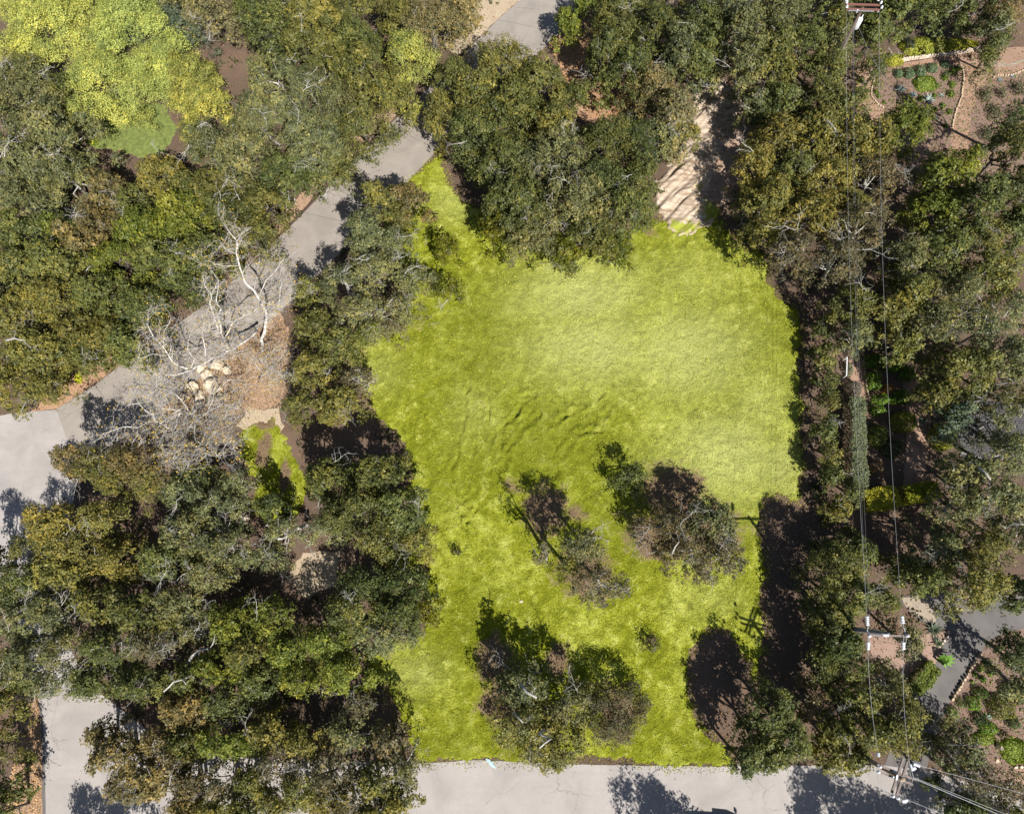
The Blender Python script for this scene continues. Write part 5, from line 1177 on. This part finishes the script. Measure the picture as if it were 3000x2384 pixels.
def pole(top_v, z, lean_v, label):
    top = P(*top_v, z); base = P(*lean_v, 0)
    root = empty('utility_pole', base, label, 'utility pole', 'wooden utility poles')
    t = top - base
    mb = MB(); mb.tube([(0, 0, -.1), t * .5, t * 1.0], [.17, .145, .115], 12); mb.build('shaft', POLEWOOD, root, smooth=True)
    return root, base, t

def ground_under(v, z):   # base straight below a point at height z
    p = P(*v, z); return p

# pole at the top: two arms, transformer
k = 0.7187
topv = (2528 * k, 22 * k); tp = P(*topv, PZ)
root1 = empty('utility_pole', (tp[0], tp[1], 0), 'wooden utility pole with twin brown crossarms and white transformer at the top edge', 'utility pole', 'wooden utility poles')
mb = MB(); mb.tube([(0, 0, -.1), (0, 0, 6), (0, 0, PZ - .05)], [.18, .15, .12], 12); mb.build('shaft', POLEWOOD, root1, smooth=True)
b1 = np.array(root1.location)
for (xa, ya, xb, yb, mt) in ((2479, 13, 2578, 16, REDWOOD), (2481, 27, 2577, 30, REDWOOD)):
    A_ = P(xa * k, ya * k, PZ) - b1; B_ = P(xb * k, yb * k, PZ) - b1
    mb = MB(); mb.bar(A_, B_, .13, .12); mb.build('crossarm', mt, root1)
A_ = P(2486 * k, 31.5 * k, PZ) - b1; B_ = P(2560 * k, 34 * k, PZ) - b1
mb = MB(); mb.bar(A_, B_, .06, .06); mb.build('steel_brace', STEEL, root1)
for (x, y) in ((2478, 13), (2578, 14), (2478, 26), (2580, 28)):
    mb = MB(); pin_insulator(mb, P(x * k, y * k, PZ + .05) - b1); mb.build('insulator', PORCELAIN, root1, smooth=True)
for (x, y) in ((2479, 8), (2573, 3)):
    mb = MB(); bell(mb, P(x * k, y * k, PZ) - b1, (.05, 1, .05), 5, .11, .6); mb.build('insulator', PORCELAIN, root1, smooth=True)
for (x, y) in ((2486, 35), (2570, 37), (2508, 38)):
    mb = MB(); q = P(x * k, y * k, PZ - .3) - b1; mb.lathe(q, [(0, .03), (.05, .08), (.3, .08), (.36, .03)], 8); mb.build('fuse_cutout', PORCELAIN, root1, smooth=True)
q = P(2519 * k, 55 * k, 9.4) - b1
mb = MB(); mb.lathe((q[0], q[1], 8.4), [(0, .24), (.04, .28), (.95, .28), (1.0, .26), (1.05, .12)], 16); tr = mb.build('transformer', simple('transformer_enamel', (.78, .80, .82), .35, 0, .03), root1, smooth=True)
for dx in (-.14, .14):
    mb = MB(); mb.lathe((q[0] + dx, q[1] + .05, 9.42), [(0, .05), (.1, .07), (.2, .04), (.3, .05), (.34, .02)], 8); mb.build('bushing', PORCELAIN, tr, smooth=True)
mb = MB(); mb.bar((0, 0, 8.9), (q[0], q[1], 8.9), .08, .3); mb.build('bracket', STEEL, root1)
for dx in (-.16, .17):
    mb = MB(); mb.tube([(dx, -.05, .0), (dx, -.03, 5), (dx * .7, -.03, 9.3)], .035, 6); mb.build('conduit', STEEL, root1)
mb = MB(); mb.tube([(.02, 0, 9.2), P(2497 * k, 125 * k, 5) - b1, P(2485 * k, 156 * k, .5) - b1], .02, 5); mb.build('guy_wire', STEEL, root1)

# middle pole
tm = P(2602 * k, 1857 * k, PZ); root2 = empty('utility_pole', (tm[0], tm[1], 0), 'wooden utility pole with one grey crossarm beside the aloes and asphalt drive', 'utility pole', 'wooden utility poles')
b2 = np.array(root2.location)
mb = MB(); mb.tube([(0, 0, -.1), (0, 0, 6), (0, 0, PZ + .05)], [.17, .15, .12], 12); mb.build('shaft', CABLE, root2, smooth=True)
mb = MB(); mb.tube([(.0, .14, 0), (.0, .15, 6), (0, .13, PZ - .4)], .045, 6); mb.build('conduit', STEEL, root2)
A_ = P(2543 * k, 1861 * k, PZ) - b2; B_ = P(2654 * k, 1862 * k, PZ) - b2
mb = MB(); mb.bar(A_, B_, .14, .12); mb.build('crossarm', WOOD, root2)
q = P(2596 * k, 1861 * k, PZ + .07) - b2
mb = MB(); mb.box(q, (.34, .14, .03)); mb.build('metal_plate', PORCELAIN, root2)
mb = MB(); mb.box((-.15, .0, PZ - .6), (.05, .05, .35)); mb.build('step_bolt', STEEL, root2)
ends2 = {}
for nm, x, y, dy in (('l', 2543, 1861, 0), ('r', 2654, 1861, 0)):
    mb = MB(); pin_insulator(mb, P(x * k, y * k, PZ + .06) - b2); mb.build('insulator', PORCELAIN, root2, smooth=True)
for (x, y, x2, y2) in ((2541, 1831, 2540, 1803), (2645, 1826, 2642, 1803), (2543, 1880, 2543, 1903), (2646, 1880, 2646, 1903)):
    a_ = P(x * k, y * k, PZ + .1) - b2; c_ = P(x2 * k, y2 * k, PZ + .1) - b2
    mb = MB(); bell(mb, a_, c_ - a_, 5, .13, float(np.linalg.norm(c_ - a_))); mb.build('insulator', PORCELAIN, root2, smooth=True)
for pts in (([(2543, 1861), (2541, 1831)]), ([(2653, 1861), (2645, 1826)]), ([(2543, 1861), (2543, 1880)]), ([(2648, 1861), (2646, 1880)]), ([(2547, 1830), (2540, 1845), (2546, 1870), (2550, 1890)]), ([(2650, 1840), (2655, 1862), (2654, 1880), (2648, 1892)])):
    mb = MB(); mb.tube([P(x * k, y * k, PZ + .15) - b2 for x, y in pts], .022, 5); mb.build('jumper', WIRE, root2)

# corner pole, lower right: two pairs of arms crossing
tc = P(2640 * k, 2279 * k, PZ); root3 = empty('utility_pole', (tc[0], tc[1], 0), 'wooden corner utility pole with two crossing pairs of grey arms over the road', 'utility pole', 'wooden utility poles')
b3 = np.array(root3.location)
mb = MB(); mb.tube([(0, 0, -.1), (0, 0, 6), (0, 0, PZ + .25)], [.18, .16, .13], 12); mb.build('shaft', simple('pale_pole_top', (.30, .21, .14), .85), root3, smooth=True)
def s3(x, y): return ((2520 + x / 8.292) * k, (2180 + y / 8.292) * k)
for xa, ya, xb, yb, z in ((1050, 330, 765, 1175, PZ + .1), (1165, 375, 885, 1230, PZ + .1), (400, 480, 1310, 845, PZ - .25), (450, 655, 1275, 970, PZ - .25)):
    mb = MB(); mb.bar(P(*s3(xa, ya), z) - b3, P(*s3(xb, yb), z) - b3, .13, .12); mb.build('crossarm', WOOD, root3)
for x, y, z in ((445, 515, PZ - .1), (408, 640, PZ - .1), (755, 1225, PZ + .25), (875, 1275, PZ + .25)):
    mb = MB(); pin_insulator(mb, P(*s3(x, y), z) - b3); mb.build('insulator', PORCELAIN, root3, smooth=True)
for x, y, x2, y2, z in ((1290, 455, 1450, 515, PZ + .2), (1010, 1370, 1150, 1340, PZ + .2), (435, 290, 430, 190, PZ + .1), (1200, 470, 1250, 640, PZ + .1), (1250, 600, 1340, 550, PZ + .1)):
    a_ = P(*s3(x, y), z) - b3; c_ = P(*s3(x2, y2), z) - b3
    mb = MB(); bell(mb, a_, c_ - a_, 5, .12, float(np.linalg.norm(c_ - a_))); mb.build('insulator', PORCELAIN, root3, smooth=True)
for x, y, z in ((890, 800, PZ + .18), (1010, 830, PZ + .19)):
    mb = MB(); mb.box(P(*s3(x, y), z) - b3, (.09, .30, .03), rz=-.3); mb.build('metal_plate', PORCELAIN, root3)
mb = MB(); mb.box(P(*s3(810, 790), PZ - .17) - b3, (.30, .09, .03), rz=-.35); mb.build('metal_plate', PORCELAIN, root3)
mb = MB(); mb.box(P(*s3(860, 665), PZ - .17) - b3, (.26, .12, .03), rz=-.5); mb.build('metal_plate', PORCELAIN, root3)
for pts in (([(410, 700), (430, 850), (500, 1010), (600, 1110), (755, 1225)]), ([(755, 1225), (875, 1275), (1040, 1360)]), ([(470, 470), (445, 515), (408, 640)]), ([(1185, 400), (1240, 600), (1290, 790), (1250, 930)])):
    mb = MB(); mb.tube([P(*s3(x, y), PZ + .25) - b3 for x, y in pts], .02, 5); mb.build('jumper', WIRE, root3)

def wire(a, b, sag, label, r=.008, mat=WIRE):
    a = np.array(a, float); b = np.array(b, float); n = 28; pts = []
    for i in range(n + 1):
        t = i / n; p = a + (b - a) * t; p[2] -= 4 * sag * t * (1 - t); pts.append(p)
    mb = MB(); mb.tube(pts, r, 5)
    return tag(mb.build('power_line', mat), label, 'power line', 'overhead wires')
wire(P(2480 * k, 30 * k, PZ + .2), P(2540 * k, 1803 * k, PZ + .1), 1.0, 'left bare wire from the top pole to the middle pole')
wire(P(2577 * k, 30 * k, PZ + .2), P(2642 * k, 1803 * k, PZ + .1), 1.0, 'right bare wire from the top pole to the middle pole')
wire(P(2543 * k, 1903 * k, PZ + .1), P(*s3(430, 190), PZ + .1), .3, 'left bare wire from the middle pole to the corner pole', .012)
wire(P(2646 * k, 1903 * k, PZ + .1), P(*s3(1195, 420), PZ + .1), .3, 'right bare wire from the middle pole to the corner pole', .012)
wire(P(*s3(1450, 515), PZ + .2), P(2330, 1720, PZ + .2), .4, 'upper bare wire leaving the corner pole to the right', .012)
wire(P(*s3(1300, 820), PZ - .2), P(2330, 1812, PZ - .2), .4, 'middle thick cable leaving the corner pole to the right', .02, WIRE)
wire(P(*s3(1300, 800), PZ - .6), P(2330, 1800, PZ - .6), .5, 'thin grey cable close beside the middle thick one', .012, WIRE)
wire(P(*s3(1150, 1340), PZ + .2), P(2330, 1860, PZ + .2), .4, 'lowest bare wire leaving the corner pole to the right', .012)
wire(P(2500 * k, 62 * k, 8.8), P(2541 * k, 1850 * k, 8.0), .8, 'lower grey cable left of the pair along the hedge', .008, CABLE)
wire(P(2502 * k, 60 * k, 8.6), P(2550 * k, 1852 * k, 7.8), .8, 'lower grey cable right of the pair along the hedge', .008, CABLE)
wire(P(2512 * k, 72 * k, 8.6), P(2640 * k, 300 * k, 3.0), .4, 'twisted service cable running from the top pole down to the garden', .012, CABLE)
wire(P(2479 * k, 8 * k, PZ + .1), P(2490 * k, -400 * k, PZ + .1), .5, 'left wire running off the top edge from the top pole')
wire(P(2573 * k, 3 * k, PZ + .1), P(2570 * k, -400 * k, PZ + .1), .5, 'right wire running off the top edge from the top pole')

# ------------------------------------------------------------------ pickup truck parked just below the picture, its shadow reaches in
sh = P(2010 * k, 2372 * k); sun_off = SUN / SUN[2]
tx = sh[0] + sun_off[0] * 1.25; ty = sh[1] + sun_off[1] * 1.25 - .95
root = empty('pickup_truck', (tx + 2.75, ty, .03), 'dark pickup truck parked on the road just below the picture edge', 'pickup truck')
mb = MB(); mb.box((0, 0, .72), (5.5, 1.9, .5)); mb.box((-1.75, .88, 1.1), (2.0, .12, .3)); mb.box((-1.75, -.88, 1.1), (2.0, .12, .3)); mb.box((-2.69, 0, 1.1), (.1, 1.64, .3)); mb.box((1.95, 0, 1.02), (1.5, 1.8, .14)); mb.build('body', TRUCKPAINT, root)
cab = MB(); V = []
for x, z, w in ((-.75, .97, .92), (1.3, .97, .92), (.55, 1.72, .76), (-.5, 1.8, .76)):
    V += [(x, -w, z), (x, w, z)]
cab.add(V, [(0, 2, 4, 6), (1, 7, 5, 3), (6, 4, 5, 7), (2, 3, 5, 4), (0, 6, 7, 1), (0, 1, 3, 2)]); cab.build('cab', TRUCKPAINT, root)
mb = MB(); mb.box((.95, 0, 1.36), (.05, 1.5, .5), R=Matrix.Rotation(math.radians(-45), 3, 'Y')); mb.build('windscreen', GLASS, root)
for s in (-1, 1):
    mb = MB(); mb.box((1.0, s * 1.08, 1.28), (.12, .26, .22)); mb.build('wing_mirror', TRUCKPAINT, root)
    for x in (-1.75, 1.75):
        mb = MB(); mb.tube([(x, s * .78, .37), (x, s * 1.0, .37)], .37, 18); wh = mb.build('wheel', RUBBER, root)
        mb = MB(); mb.tube([(x, s * .95, .37), (x, s * 1.012, .37)], .22, 12); mb.build('rim', CHROME, wh)
    mb = MB(); mb.box((2.76, s * .7, .85), (.04, .3, .18)); mb.build('headlight', PORCELAIN, root)
